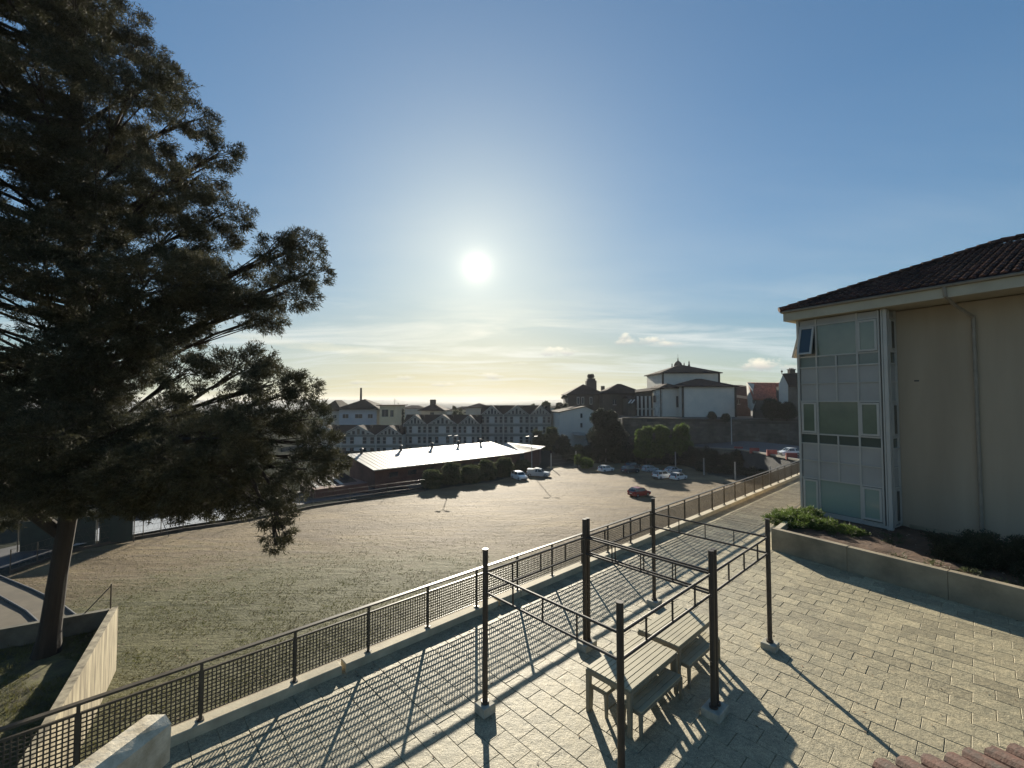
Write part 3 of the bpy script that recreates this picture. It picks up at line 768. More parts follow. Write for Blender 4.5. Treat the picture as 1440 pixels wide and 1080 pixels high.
# ------------------------------------------------------------------ planter in front of it
pl_ = thing('planter', P0 + PW * 5, 'long low concrete planter wall in front of the beige building', 'planter')
m = MB(); pe = GL + PW * (-.12) + PV * (.0)
for k in range(9):
    a = P0 + PW * (k * 2.4); b_ = P0 + PW * (k * 2.4 + 2.388)
    m = MB(); h_ = 0.80 - (0.035 if k > 2 else 0) + rnd.uniform(-.006, .006)
    m.cham((a + b_) / 2 + PV * 0.12 + ZZ * (h_ / 2 - .03), ((b_ - a).length, 0.24, h_ + .06), BX, 0.012); m.obj('wall_section', M_conc, pl_)
dE = (pe - P0); dE.z = 0; eN = Vector((-dE.y, dE.x, 0)).normalized()
m = MB(); m.cham((P0 + pe) / 2 + PV * .12 - eN * .12 + ZZ * .385, (dE.length - .05, 0.20, .82), (dE.normalized(), eN, ZZ), .012); m.obj('end_wall', M_kerb, pl_)
sg = MB()
def soilp(a, b_):
    t_ = -0.3 + a * 20; base_ = P0 + PW * t_ + PV * (0.2 + b_ * 4.9)
    z = 0.60 + 0.10 * b_ + 0.09 * noise.noise(Vector((base_.x * 1.3, base_.y * 1.3, 0))) + .05 * noise.noise(Vector((base_.x * 4, base_.y * 4, 2)))
    return base_ + ZZ * z
# keep the soil within the end wall
def soilq(a, b_):
    p = soilp(a, b_); s_ = (p - P0).dot(PW); d_ = (p - P0).dot(PV)
    edge = dE.dot(PW) * d_ / dE.dot(PV) + 0.12
    t_ = edge + a * (20 - edge); return P0 + PW * t_ + PV * d_ + ZZ * p.z
sg.grid(soilq, 90, 26); tag(sg.obj('planter_soil', M_soil, smooth=True), kind='structure')

def crown_obj(name, lobes, dens, ln, wd, m, parent=None, k=4, spread=.6, clump=.32, up=0.25, kind=None, inner=.25, bias=(0, 0, 0)):
    P, D = lobe_points(lobes, dens, clump, inner=inner); D = D + np.array([0, 0, up]) + np.array(bias)
    V_, F_ = sprays(P, unit(D), ln, wd, k, spread)
    return big_mesh(name, V_, F_, m, parent, kind)
def bush(name, loc, lobes, dens, ln, wd, m, label, cat, group=None, k=4, spread=.8, up=.3, clump=.32):
    """lobes are relative to loc"""
    t = thing(name, loc, label, cat, group)
    lb = [(loc[0] + a, loc[1] + b, loc[2] + c, r, rz) for (a, b, c, r, rz) in lobes]
    s = MB()
    for (x, y, z, r, rz) in lb[:6]:
        s.path([(loc[0] + .1 * (x - loc[0]), loc[1] + .1 * (y - loc[1]), loc[2] - .05), ((x + loc[0]) / 2, (y + loc[1]) / 2, (z + loc[2]) / 2), (x, y, z)], [max(.02, r * .07), max(.015, r * .05), .01], 5)
    s.obj('stems', M_bark, t)
    crown_obj('foliage', lb, dens, ln, wd, m, t, k, spread, clump, up)
    return t
q = on(1128, 738, .66)
bush('green_shrub', (q.x - .1, q.y, .62), [(0, 0, .18, .75, .32), (.7, -.5, .12, .6, .28), (-.5, .35, .15, .6, .25), (.6, .5, .15, .7, .3), (1.2, -1.1, .08, .5, .2), (.1, .9, .2, .6, .3), (1.0, .9, .2, .5, .3)],
     300, .11, .03, M_bright, 'low bright green shrub at the left end of the planter', 'shrub', k=4)
q = on(1200, 752, .66) + PV * .35
bush('weed_patch', (q.x, q.y, .62), [(0, 0, .06, .45, .12), (.5, -1.0, .05, .4, .10), (.9, -.4, .04, .5, .1), (-.4, .5, .04, .4, .1)], 120, .10, .022, M_leaf, 'sparse low weeds on the planter soil right of the green shrub', 'plant')
q = on(1300, 800, .66) + PV * .75
bush('weed_patch', (q.x, q.y, .60), [(0, 0, .05, .35, .1), (.5, -.7, .05, .4, .10), (-.5, .7, .05, .3, .1), (.8, -1.4, .04, .4, .1)], 120, .09, .02, M_leaf, 'thin green weeds along the inside of the planter wall', 'plant')
q = on(1392, 806, .66) + PV * .45
bush('clipped_hedge', (q.x + .2, q.y + .15, .60), [(-.5, .85, .38, .60, .50), (0, .2, .42, .75, .58), (.45, -.45, .45, .85, .62), (.95, -1.1, .45, .9, .65), (1.5, -1.9, .45, .9, .65), (-.1, .5, .30, .8, .4), (.9, -.3, .4, .8, .6)],
     750, .07, .022, M_dark, 'dark rounded hedge at the foot of the downpipe', 'hedge', spread=.9)
# small stones and twigs on the soil
m = MB()
for _ in range(260):
    p = soilq(rnd.uniform(.0, .75), rnd.uniform(.05, .95)); s_ = rnd.uniform(.015, .06)
    m.box(p + ZZ * .01, (s_, s_ * rnd.uniform(.6, 1.4), s_ * .6), yaw=rnd.uniform(0, 3))
tag(m.obj('soil_rubble', mat('rubble', (0.26, 0.19, 0.14), 0.9, .3, 3, island=.4)), 'small clods and stones scattered over the planter soil', 'rubble', kind='stuff')

# ------------------------------------------------------------------ parapet end, bottom left
cp = thing('parapet_wall', (-2.7, 2.6, 0), 'weathered whitewashed parapet end in the near bottom left', 'wall')
a = Vector((-2.43, 3.03, 3.45)); dv = Vector((-.16, -1, 0)).normalized(); sv = Vector((1, -.16, 0)).normalized()
m = MB()
prof = [(-.07, -.30), (.10, -.30), (.10, -.055), (.05, 0.0), (-.055, .012), (-.07, -.02)]
n = 16; vs = []
for k in range(n + 1):
    for (x, z) in prof:
        j = 0.010 * noise.noise(Vector((x * 9, k * .7, z * 7)))
        vs.append(a + dv * (k / n * 2.6 - (0.03 if x > 0 and k == 0 else 0)) + sv * (x + j) + ZZ * (z + j * .7))
fs_ = []
for k in range(n):
    for j in range(6): fs_.append((k * 6 + j, k * 6 + (j + 1) % 6, (k + 1) * 6 + (j + 1) % 6, (k + 1) * 6 + j))
fs_ += [tuple(range(6))[::-1], tuple(range(n * 6, n * 6 + 6))]
m.add(vs, fs_)
M_wash = mat('peeling whitewash', (0.74, 0.66, 0.50), 0.85, .2, 7, 0.006, 30, color2=(0.40, 0.33, 0.22), fine=.2)
m.obj('coping', M_wash, cp)
m = MB(); m.ext([a + dv * .05 - sv * .07 - ZZ * .31, a + dv * 2.6 - sv * .07 - ZZ * .31, a + dv * 2.6 + sv * .07 - ZZ * .31, a + dv * .05 + sv * .07 - ZZ * .31], ZZ * -2.96); m.obj('wall_body', M_wash, cp)

# ------------------------------------------------------------------ porch roof, bottom right
pr = thing('porch_roof', (3.9, 2.9, 2.3), 'broken edge of a red clay tiled porch roof at the bottom right', 'roof')
ea = Vector((3.05, 3.46, 2.655)); ed = Vector((1.32, .14, .02)).normalized(); upv = Vector((ed.y, -ed.x, .32)).normalized()
m = MB(); m.ext([ea - ed * .2, ea + ed * 2.9, ea + ed * 2.9 + upv * 2.2, ea - ed * .2 + upv * 2.2], ZZ * -.10); m.obj('roof_deck', M_joint, pr)
nr = ed.cross(upv).normalized(); nr = nr if nr.z > 0 else -nr
for k in range(15):
    for j in range(5):
        p = ea + ed * (k * .20 - .1 + rnd.uniform(-.008, .008)) + upv * (j * .34 - .05 - rnd.uniform(0, .05)); q = p + upv * .42; vs = []
        for cover in (0,):
            for (c, rr, lf) in ((p, .088, .045), (q, .07, .02)):
                for lay in (0, .016):
                    for i_ in range(8):
                        t_ = math.pi * i_ / 7; jj = rnd.uniform(-.006, .006) if c is p else 0
                        vs.append(c + ed * (rr - lay) * math.cos(t_) + nr * ((rr - lay) * math.sin(t_) + lf) + upv * jj * 2.5)
        fs_ = []
        for i_ in range(7):
            fs_ += [(i_, i_ + 1, 17 + i_, 16 + i_), (8 + i_, 24 + i_, 25 + i_, 9 + i_), (i_, 8 + i_, 9 + i_, i_ + 1)]
        mb = MB(); mb.add(vs, fs_); mb.obj('roof_tile', M_rtile2, pr)
        if j < 2:      # channel tile between two cover tiles
            vs = []
            for (c, rr) in ((p + ed * .1, .08), (q + ed * .1, .08)):
                for i_ in range(6):
                    t_ = math.pi * i_ / 5; vs.append(c + ed * rr * math.cos(t_) - nr * (rr * .8 * math.sin(t_) - .055))
            mb = MB(); mb.add(vs, [(i_, i_ + 1, 7 + i_, 6 + i_) for i_ in range(5)]); mb.obj('channel_tile', M_rtile2, pr)

# ------------------------------------------------------------------ garden terrace with the big tree
WT = -5.95
ca = Vector((-22.1, 24.8, 0)); cb = Vector((-8.7, 3.9, 0)); cl_ = Vector((-36, 16.9, 0))
wd_ = (cb - ca).normalized(); wn = Vector((wd_.y, -wd_.x, 0)); wn = wn if wn.x > 0 else -wn
gw = MB(); gw.ext([ca - wn * .32, cb - wn * .32, cb, ca], ZZ * .001); gw.v = []; gw.f = []
gw.ext([(ca - wn * .32) + ZZ * -10.5, (cb - wn * .32) + ZZ * -10.5, cb + ZZ * -10.5, ca + ZZ * -10.5], ZZ * (10.5 + WT))
tag(gw.obj('garden_side_wall', M_stain), 'tall stained concrete retaining wall lit by the sun beside the field', 'wall')
bd = (cl_ - ca).normalized(); bn_ = Vector((-bd.y, bd.x, 0)); bn_ = bn_ if bn_.y > 0 else -bn_
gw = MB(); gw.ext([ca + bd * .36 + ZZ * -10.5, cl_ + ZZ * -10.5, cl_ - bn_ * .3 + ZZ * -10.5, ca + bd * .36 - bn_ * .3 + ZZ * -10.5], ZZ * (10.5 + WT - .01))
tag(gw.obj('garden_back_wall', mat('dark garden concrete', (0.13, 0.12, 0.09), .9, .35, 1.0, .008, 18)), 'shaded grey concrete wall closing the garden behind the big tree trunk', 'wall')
gg = MB()
def gsurf(a, b_):
    p = (ca - wn * .3).lerp(cb - wn * .3, b_); q = cl_.lerp(Vector((-30, -4, 0)), b_); r_ = p.lerp(q, a)
    return Vector((r_.x, r_.y, GARDEN_Z + .12 * noise.noise(Vector((r_.x * .5, r_.y * .5, 0))) + .04 * noise.noise(Vector((r_.x * 2.5, r_.y * 2.5, 1)))))
gg.grid(gsurf, 60, 60)
M_gard = mat('garden grass ground', (0.11, 0.105, 0.035), .95, .3, 1.6, .05, 5, color2=(0.055, 0.045, 0.025), fine=.35)
tag(gg.obj('garden_ground', M_gard, smooth=True), kind='structure')
# grass blades on the terrace and weeds on the near field
def tufts(name, pts, ln, wd, k, m, label, cat):
    P = np.array(pts); D = np.tile([0, 0, 1.0], (len(P), 1)); V_, F_ = sprays(P, D, ln, wd, k, .55)
    V_[:, 2] = np.maximum(V_[:, 2], np.repeat(np.repeat(P[:, 2], k), 3) - .02)
    return tag(big_mesh(name, V_, F_, m), label, cat, kind='stuff')
pts = []
for _ in range(15000):
    p = gsurf(rnd.random() ** 1.3 * .8, rnd.random())
    if noise.noise(Vector((p.x * .45, p.y * .45, 7))) > -.25: pts.append(tuple(p))
M_grass = mat('grass blades', (0.15, 0.15, 0.045), .7, .3, .6, island=.3, spec=.2, color2=(0.09, 0.085, 0.035), trans=.35)
tufts('garden_grass', pts, .16, .02, 5, M_grass, 'rough yellow green grass on the garden terrace under the big tree', 'grass')
pts = []
for _ in range(230000):
    x = rnd.uniform(-48, 16); y = rnd.uniform(10, 62)
    if not inside(x, y) or (Vector((x, y, 0)) - ca).dot(wn) < .3 and y < 25: continue
    gx_ = (x + 10) / 22; gy_ = (y - 25) / 15; pch = math.exp(-.8 * (gx_ * gx_ + gy_ * gy_))
    if rnd.random() < pch * .8 + .02 and noise.noise(Vector((x * .35, y * .45, 1))) + noise.noise(Vector((x * 1.5, y * 1.5, 5))) * .6 > .05 - pch * .3: pts.append((x, y, gz(x, y)))
M_weed = mat('field weeds', (0.13, 0.14, 0.03), .7, .3, .5, island=.35, spec=.2, color2=(0.10, 0.085, 0.045), trans=.3)
tufts('field_weeds', pts, .075, .03, 3, M_weed, 'patchy low green weeds spread over the near half of the dirt field', 'grass')
pts = []
for _ in range(5000):
    x = rnd.uniform(-75, 60); y = rnd.uniform(30, 104)
    if inside(x, y) and noise.noise(Vector((x * .2, y * .3, 11))) > .12: pts.append((x, y, gz(x, y)))
M_dry = mat('dry weeds', (0.30, 0.24, 0.14), .8, .3, .5, island=.3, spec=.2, trans=.3)
tufts('dry_grass', pts, .08, .04, 3, M_dry, 'dry straw coloured tufts over the far half of the dirt field', 'grass')
# clods that catch the low sun
m = MB()
for _ in range(6000):
    x = rnd.uniform(-45, 40); y = rnd.uniform(12, 70)
    if inside(x, y) and not ((Vector((x, y, 0)) - ca).dot(wn) < .3 and y < 25):
        s_ = rnd.uniform(.02, .08); m.box((x, y, gz(x, y) + s_ * .12), (s_, s_ * rnd.uniform(.5, 1.6), s_ * .45), yaw=rnd.uniform(0, 3))
tag(m.obj('field_clods', mat('earth clod', (0.24, 0.18, 0.12), .95, .3, 1, island=.3)), 'earth clods scattered over the dirt field', 'earth', kind='stuff')

# posts on the garden walls
def iron_post(p, h, label, brace=None):
    t = thing('iron_post', p, label, 'post', 'thin iron posts on the garden wall')
    m = MB(); m.tube(p, p + ZZ * h, .035, n=6); m.obj('shaft', M_rail, t)
    if brace is not None: m = MB(); m.tube(p + ZZ * (h - .1), brace, .028, n=6); m.obj('brace', M_rail, t)
iron_post(ca + bd * .3 - bn_ * .12 + ZZ * (WT - .01), 1.35, 'thin iron post with a slanting brace on the sunlit corner of the garden wall', ca + bd * 1.35 - bn_ * .12 + ZZ * (WT))
iron_post(ca + bd * 2.45 - bn_ * .12 + ZZ * (WT - .01), 1.45, 'thin iron post just right of the big trunk')
iron_post(ca + bd * 5.4 - bn_ * .12 + ZZ * (WT - .01), 1.4, 'thin iron post on the wall left of the big trunk', ca + bd * 6.1 - bn_ * .12 + ZZ * (WT))
# curved path with kerbs beyond the garden wall
M_dpath = mat('dusty path', (0.10, 0.082, 0.055), .9, .2, .8)
pc = [fp(x, y) for (x, y) in ((-120, 800), (-60, 822), (-10, 846), (25, 866), (60, 900), (90, 960))]
for (nm, w0, w1, zz, mm) in (('curved_path', -2.0, 2.0, .02, M_path),):
    m = MB(); vs = []
    for k, p in enumerate(pc):
        d = (pc[min(k + 1, 5)] - pc[max(k - 1, 0)]); d.z = 0; d.normalize(); s_ = Vector((d.y, -d.x, 0))
        for w in (w0, w1): v = p + s_ * w; vs.append((v.x, v.y, gz(v.x, v.y) + .12))
    m.add(vs, [(2 * k, 2 * k + 1, 2 * k + 3, 2 * k + 2) for k in range(5)]); tag(m.obj(nm, M_dpath), kind='structure')
    for w in (-2.05, -.4, 2.05):
        m = MB()
        pp = []
        for k, p in enumerate(pc):
            d = (pc[min(k + 1, 5)] - pc[max(k - 1, 0)]); d.z = 0; d.normalize(); s_ = Vector((d.y, -d.x, 0)); v = p + s_ * w
            pp.append(Vector((v.x, v.y, gz(v.x, v.y) + .16)))
        m.path(pp, [.09] * 6, 6); tag(m.obj('path_kerb', M_plast), kind='structure')

# ------------------------------------------------------------------ the big conifer
TB = Vector((-23.0, 21.9, GARDEN_Z - .1))
tree = thing('conifer_tree', TB, 'huge dark conifer filling the left of the view above the garden wall', 'tree')
tm_ = MB()
trunk_pts = [TB, TB + Vector((.15, 0, 1.2)), TB + Vector((.35, .1, 4)), TB + Vector((.8, .2, 8)), TB + Vector((1.1, .3, 12)), TB + Vector((.6, .2, 17)), TB + Vector((.2, 0, 23)), TB + Vector((.4, .2, 30)), TB + Vector((.3, .2, 38))]
tm_.path(trunk_pts, [.58, .42, .36, .35, .34, .32, .28, .2, .08], 14)
tm_.path([trunk_pts[2] + Vector((0, 0, 2)), TB + Vector((-2.2, -1, 9)), TB + Vector((-4.2, -1.5, 14)), TB + Vector((-5, -1.5, 20)), TB + Vector((-5.5, -1, 28))], [.30, .28, .26, .2, .08], 10)
tm_.obj('trunk', M_bark, tree)
# lobes: picture column and row of the lobe, depth, radius in metres
LB = []
def lb(px, py, Y, r, rz=None): v = at(px, py, Y); LB.append((v.x, v.y, v.z, r, rz or r * .72))
edge_lobes = [(160, 15, 22, 1.9), (120, -60, 23, 2.4), (232, 108, 21, 1.4), (195, 62, 23, 1.4), (275, 168, 22, 1.5), (308, 215, 20, 1.2), (280, 250, 22, 1.6),
              (318, 300, 21, 1.45), (300, 345, 22, 1.7), (392, 352, 20, 1.4), (432, 345, 20.5, 1.15), (438, 382, 20, 1.2), (405, 410, 20, 1.6), (372, 445, 21, 1.3), (300, 420, 20, 1.6), (345, 432, 19.5, 1.4), (262, 442, 19, 1.6), (225, 470, 18.5, 1.6), (60, 455, 19, 1.3), (160, 470, 18.5, 1.7), (350, 400, 22, 1.9),
              (385, 540, 19, 1.5), (425, 548, 19.5, 1.1), (430, 590, 19, 1.4), (452, 625, 18.5, 1.1), (468, 648, 18.5, .8), (432, 660, 18, 1.3), (405, 690, 18, 1.2), (385, 720, 17.5, 1.0), (392, 748, 17.3, .75), (388, 768, 17.3, .45),
              (350, 690, 18, 1.3), (310, 690, 19, 1.2), (330, 650, 18, 1.8), (360, 600, 18.5, 2.0), (270, 665, 19, 1.6), (345, 520, 19.5, 1.9), (222, 690, 20, 1.3), (180, 680, 21, 1.6), (140, 665, 20, 1.8),
              (275, 705, 19, 1.1), (338, 708, 18, 1.0), (240, 705, 18.5, 1.2), (200, 700, 19, 1.3), (160, 700, 19, 1.4), (118, 700, 19.5, 1.5), (300, 716, 18.5, .8), (255, 722, 18.5, .7), (310, 670, 17, 1.6), (250, 675, 17, 1.7), (190, 670, 17.5, 1.8), (90, 690, 18.5, 1.6), (45, 700, 20, 1.6), (20, 700, 24, 1.8), (60, 670, 19, 2.2), (15, 660, 21, 2.4), (-40, 640, 22, 2.8), (5, 725, 24, 1.3)]
for e in edge_lobes: lb(*e)
rl = random.Random(3)
def contour(y):
    pts_ = [(-120, 90), (0, 150), (60, 180), (105, 232), (168, 275), (230, 310), (300, 305), (345, 330), (400, 360), (450, 330), (500, 330), (560, 385), (620, 400), (690, 360), (720, 200)]
    for (a, b_), (c, d) in zip(pts_[:-1], pts_[1:]):
        if a <= y <= c: return b_ + (d - b_) * (y - a) / (c - a)
    return 150
for y in range(-110, 690, 62):
    xm = contour(y); x = xm - 70
    while x > -260:
        # keep some windows of sky on the left side
        hole = any((x - hx) ** 2 / 900 + (y - hy) ** 2 / 700 < 1 for (hx, hy) in ((25, 445), (115, 460), (60, 500), (215, 330), (90, 130), (190, 250), (270, 440)))
        if not hole:
            for Y in ((rl.uniform(16.5, 19.5), rl.uniform(20.5, 24.5)) if (x < 290 or rl.random() < .8) else (rl.uniform(18, 23),)):
                if Y < 19 and x > xm - 60: continue
                lb(x + rl.uniform(-26, 26), y + rl.uniform(-22, 22), Y, rl.uniform(1.25, 2.05))
        x -= rl.uniform(72, 95)
# boughs from the trunk into the lobes
bm_ = MB()
def trunk_at(z):
    for a, b_ in zip(trunk_pts[:-1], trunk_pts[1:]):
        if a.z <= z <= b_.z: return a.lerp(b_, (z - a.z) / (b_.z - a.z))
    return trunk_pts[-1]
for k, (x, y, z, r_, rz_) in enumerate(LB):
    e = Vector((x, y, z)); dist = (e - trunk_at(z)).length
    s_ = trunk_at(max(TB.z + 10.5, min(z - dist * .35, TB.z + 36)))
    if r_ < .95 and e.z < TB.z + 9: s_ = e + Vector((-1.2, .3, 2.6)); dist = 2
    mid = s_.lerp(e, .5) + Vector((rl.uniform(-.5, .5), rl.uniform(-.5, .5), rl.uniform(-.6, .2) + (dist * .10 if z < TB.z + 9 else 0)))
    th_ = .045 + dist * .007
    bm_.path([s_, s_.lerp(mid, .5) + ZZ * rl.uniform(-.3, .2), mid, mid.lerp(e, .5) + ZZ * .15, e], [th_ * 1.3, th_, th_ * .8, th_ * .5, .03], 6)
    for _ in range(7):
        q = e + Vector((rl.uniform(-.7, .7), rl.uniform(-.7, .7), rl.uniform(-.3, .5))) * r_ * .9
        bm_.path([mid.lerp(e, rl.uniform(.3, .95)), mid.lerp(e, .8).lerp(q, .5) + ZZ * .1, q], [.035, .022, .01], 4)
bm_.obj('boughs', M_bark, tree, kind='stuff')
for y in range(40, 660, 58): lb(105 + rl.uniform(-38, 38), y, rl.uniform(18.2, 19.5), rl.uniform(1.5, 2.0))
P, D = lobe_points(LB, 64, .22, inner=.10)
D = unit(D + np.array([0.15, 0, .1]))
V1, F1 = sprays(P, D, .17, .036, 4, .85)
big_mesh('foliage', V1, F1, M_cyp, tree, kind='stuff')
print('TREE tris', len(F1), 'lobes', len(LB))

# dry leaves and grit blown onto the plaza
m = MB(); lr = random.Random(21)
for _ in range(520):
    u = lr.uniform(3.5, 22); r = lr.choice([lr.uniform(-8.9, 2), lr.uniform(-8.95, -8.3)])
    c = L(u, r, .010)
    if (c - P0).dot(PV) > -.1: continue
    s_ = lr.uniform(.012, .035); a_ = lr.uniform(0, 6.28); d1 = Vector((math.cos(a_), math.sin(a_), lr.uniform(-.2, .5))) * s_; d2 = Vector((-math.sin(a_), math.cos(a_), lr.uniform(-.1, .3))) * s_ * .5
    m.add([c - d1, c + d2, c + d1, c - d2], [(0, 1, 2, 3)])
tag(m.obj('fallen_leaves', mat('dry leaf', (0.11, 0.06, 0.025), .8, .4, 8, island=.4)), 'small dry leaves and grit scattered over the paving', 'leaves', kind='stuff')

# ------------------------------------------------------------------ low sports hall with the pale roof
def hall(name, A, Bp, width, zl, zh, label, zb=-13.5):
    """mono-pitch block: near eave A->B (ground points), rising away from the camera over `width`"""
    A = Vector((A[0], A[1], 0)); Bp = Vector((Bp[0], Bp[1], 0)); d = (Bp - A).normalized(); n = Vector((-d.y, d.x, 0))
    t = thing(name, (A + Bp) / 2 + ZZ * zb, label, 'building')
    m = MB(); poly = [A + ZZ * zb, A + ZZ * (zl - .25), A + n * width + ZZ * (zh - .25), A + n * width + ZZ * zb]
    m.ext([p + d * .3 + n * .3 for p in poly], d * ((Bp - A).length - 7.8)); m.obj('wall', M_brick, t)
    return t, A, Bp, d, n
t, A, Bp, d, n = hall('sports_hall', (-25.2, 80), (7.6, 110.5), 11.5, -7.0, -5.35, 'long low dark brick hall with bright pale sheet metal roof')
Lh = (Bp - A).length; sl = 1.65 / 11.5
def hp(s, w, up=0.0): return A + d * s + n * w + ZZ * (-7.0 + w * sl + up)
k = 0; s0 = -.4
for s1 in (13.3, 27.5, Lh - 7.3):
    m = MB(); m.ext([hp(s0, -.5, -.14), hp(s1, -.5, -.14), hp(s1, 11.9, -.14), hp(s0, 11.9, -.14)], ZZ * .14)
    w = s0 + 1.0
    while w < s1 - .2: m.beam(hp(w, -.5, .015), hp(w, 11.9, .015), .05, .035); w += 1.0
    m.obj('roof_sheet', M_metal, t)
    if s1 < Lh - 5:
        g2 = MB(); g2.ext([hp(s1 + .01, -.5, -.14), hp(s1 + .49, -.5, -.14), hp(s1 + .49, 11.9, -.14), hp(s1 + .01, 11.9, -.14)], ZZ * .155); g2.obj('roof_ridge_strip', M_metal, t)
    s0 = s1 + .5
for s in (2.5, 11.5, 19.5, 27.0, 34.0):
    m = MB(); m.tube(hp(s, 11.3), hp(s, 11.3, .75), .28, n=8); m.lathe(hp(s, 11.3, .72), [(.1, 0), (.5, .08), (.42, .3), (.1, .45)], 10); m.obj('roof_vent', M_plast, t)
for s in range(4, 36, 4):
    m = MB(); m.box(hp(s, .27, -1.5), (1.8, .08, .9), ax=(d, n, ZZ)); m.obj('window', M_win, t)
m = MB(); m.tube(hp(-.4, -.58, -.1), hp(Lh - 7.3, -.58, -.1), .09, n=6); m.obj('gutter', M_pipe, t)
# second hall with a peaked roof joining its right end
E1, E2 = hp(Lh - 7.3, -.5), at(760, 633.5, 113); AP = at(713, 622.5, 117); BL = at(697, 632, 119)
t = thing('sports_hall', (E1 + E2) / 2 * 1 - ZZ * 6, 'smaller hall with peaked pale roof at the right end of the long hall', 'building')
BR = E2 + Vector((2, 9, 0)); E2 = Vector((E2.x, E2.y, -7.0)); BR.z = -7.2
m = MB(); m.add([E1 + ZZ * .02, E2 + ZZ * .02, BR, BL, AP], [(0, 1, 4), (1, 2, 4), (2, 3, 4), (3, 0, 4)])
for k in range(1, 14):
    p = E1.lerp(E2, k / 14) + ZZ * .05; m.beam(p, p.lerp(AP, .93 - abs(k - 5) * .02) + ZZ * .04, .05, .04)
m.obj('roof_sheet', M_metal, t)
m = MB(); q0_, q1_ = E1 + Vector((.4, .6, 0)), E2 + Vector((-.3, .6, 0))
m.ext([(q0_.x, q0_.y, -13), (q1_.x, q1_.y, -13), (q1_.x, q1_.y, -7.15), (q0_.x, q0_.y, -7.15)], (1, 7.5, 0)); m.obj('wall', M_brick, t)
# dark annex and striped canopy before the hall's left end
t = thing('hall_annex', (-31, 74, -12), 'dark low annex before the left end of the hall with skylight strips', 'building')
m = MB(); m.box((-31.5, 77.5, -11.2), (9, 8, 4.4), yaw=R(42)); m.obj('wall', M_brick, t)
m = MB(); m.ext([(-33.2, 71.4, -9.35), (-26.6, 77.4, -9.35), (-32.0, 83.4, -8.35), (-38.6, 77.4, -8.35)], ZZ * .12); m.obj('roof', M_slate, t)
o0 = Vector((-33.2, 71.4, -9.20)); da = Vector((6.6, 6, 0)).normalized(); db = (Vector((-32.0, 83.4, -8.35)) - Vector((-26.6, 77.4, -9.35)))
for k in range(4):
    p = o0 + da * (1.6 + k * 1.35) + db * .12; m = MB(); m.ext([p, p + da * .5, p + da * .5 + db * .62, p + db * .62], ZZ * .07); m.obj('skylight', M_metal, t)
m = MB(); m.box((-22.5, 78.2, -12), (9, 3.2, 3.0), yaw=R(43)); m.obj('side_shed', M_slate, t)
# yard and road around
m = MB(); q = [fp(-250, 868), fp(0, 803), fp(100, 770), fp(345, 729), fp(440, 708), fp(600, 685)]
q2 = [Vector((p.x - .5 * 9 - 1, p.y + 13, 0)) for p in q]
vs = [(p.x - .3, p.y + .6, gz(p.x, p.y) + .05) for p in q] + [(p.x, p.y, gz(p.x, p.y) + .05) for p in q2]
m.add(vs, [(i, i + 1, 7 + i, 6 + i) for i in range(5)]); tag(m.obj('service_road', M_asph), kind='structure')
# sunlit white footway behind the field's fence
q = [fp(92, 777), fp(120, 771), fp(160, 764), fp(200, 757), (fp(250, 748)), fp(345, 732)]
m = MB(); vs = []
for p in q:
    nn = Vector((-.36, .93, 0)); vs += [(p.x + nn.x * 1.0, p.y + nn.y * 1.0, gz(p.x, p.y) + .35), (p.x + nn.x * 6.6, p.y + nn.y * 6.6, gz(p.x, p.y) + .75)]
m.add(vs, [(2 * i, 2 * i + 1, 2 * i + 3, 2 * i + 2) for i in range(5)])
tag(m.obj('footway', mat('bright concrete slab', (0.50, 0.50, 0.48), .42, .12, .5)), kind='structure')

# chain-link fence along the field's far edge
fn = thing('chain_fence', fp(220, 752), 'thin wire fence on dark posts along the far left edge of the field', 'fence')
fpts = [fp(x, y) for (x, y) in ((14, 806), (52, 793), (98, 777), (140, 768), (172, 762), (201, 757), (226, 753), (258, 747), (290, 742), (340, 734), (385, 725), (440, 714), (492, 706), (545, 698), (598, 690))]
for k, p in enumerate(fpts):
    b = Vector((p.x, p.y, gz(p.x, p.y) - .05)); m = MB(); m.tube(b, b + ZZ * 2.15, .045, n=6); o = m.obj('post', M_rail, fn)
    if k in (6, 9): m = MB(); m.tube(b + ZZ * 1.9, b + Vector((1.5, -.7, .05)), .035, n=5); m.obj('brace', M_rail, o)
for k in range(len(fpts) - 1):
    a, b_ = fpts[k], fpts[k + 1]; A_ = Vector((a.x, a.y, gz(a.x, a.y))); B_ = Vector((b_.x, b_.y, gz(b_.x, b_.y)))
    m = MB()
    for z in (.1, .75, 1.4, 2.08): m.tube(A_ + ZZ * z, B_ + ZZ * z, .013, n=3)
    nn = int((B_ - A_).length / .5)
    for i in range(nn):
        for s_ in (0, 1): m.tube(A_.lerp(B_, i / nn) + ZZ * (.1 if s_ else 2.05), A_.lerp(B_, min(1, (i + 1.5) / nn)) + ZZ * (2.05 if s_ else .1), .006, n=3)
    m.obj('wire_panel', M_rail, fn, kind='stuff')
# low edge board at the foot of the fence
m = MB()
for k in range(len(fpts) - 1):
    a, b_ = fpts[k], fpts[k + 1]; m.beam(Vector((a.x, a.y, gz(a.x, a.y) + .12)), Vector((b_.x, b_.y, gz(b_.x, b_.y) + .12)), .18, .34)
tag(m.obj('field_kerb', M_dstone), kind='structure')
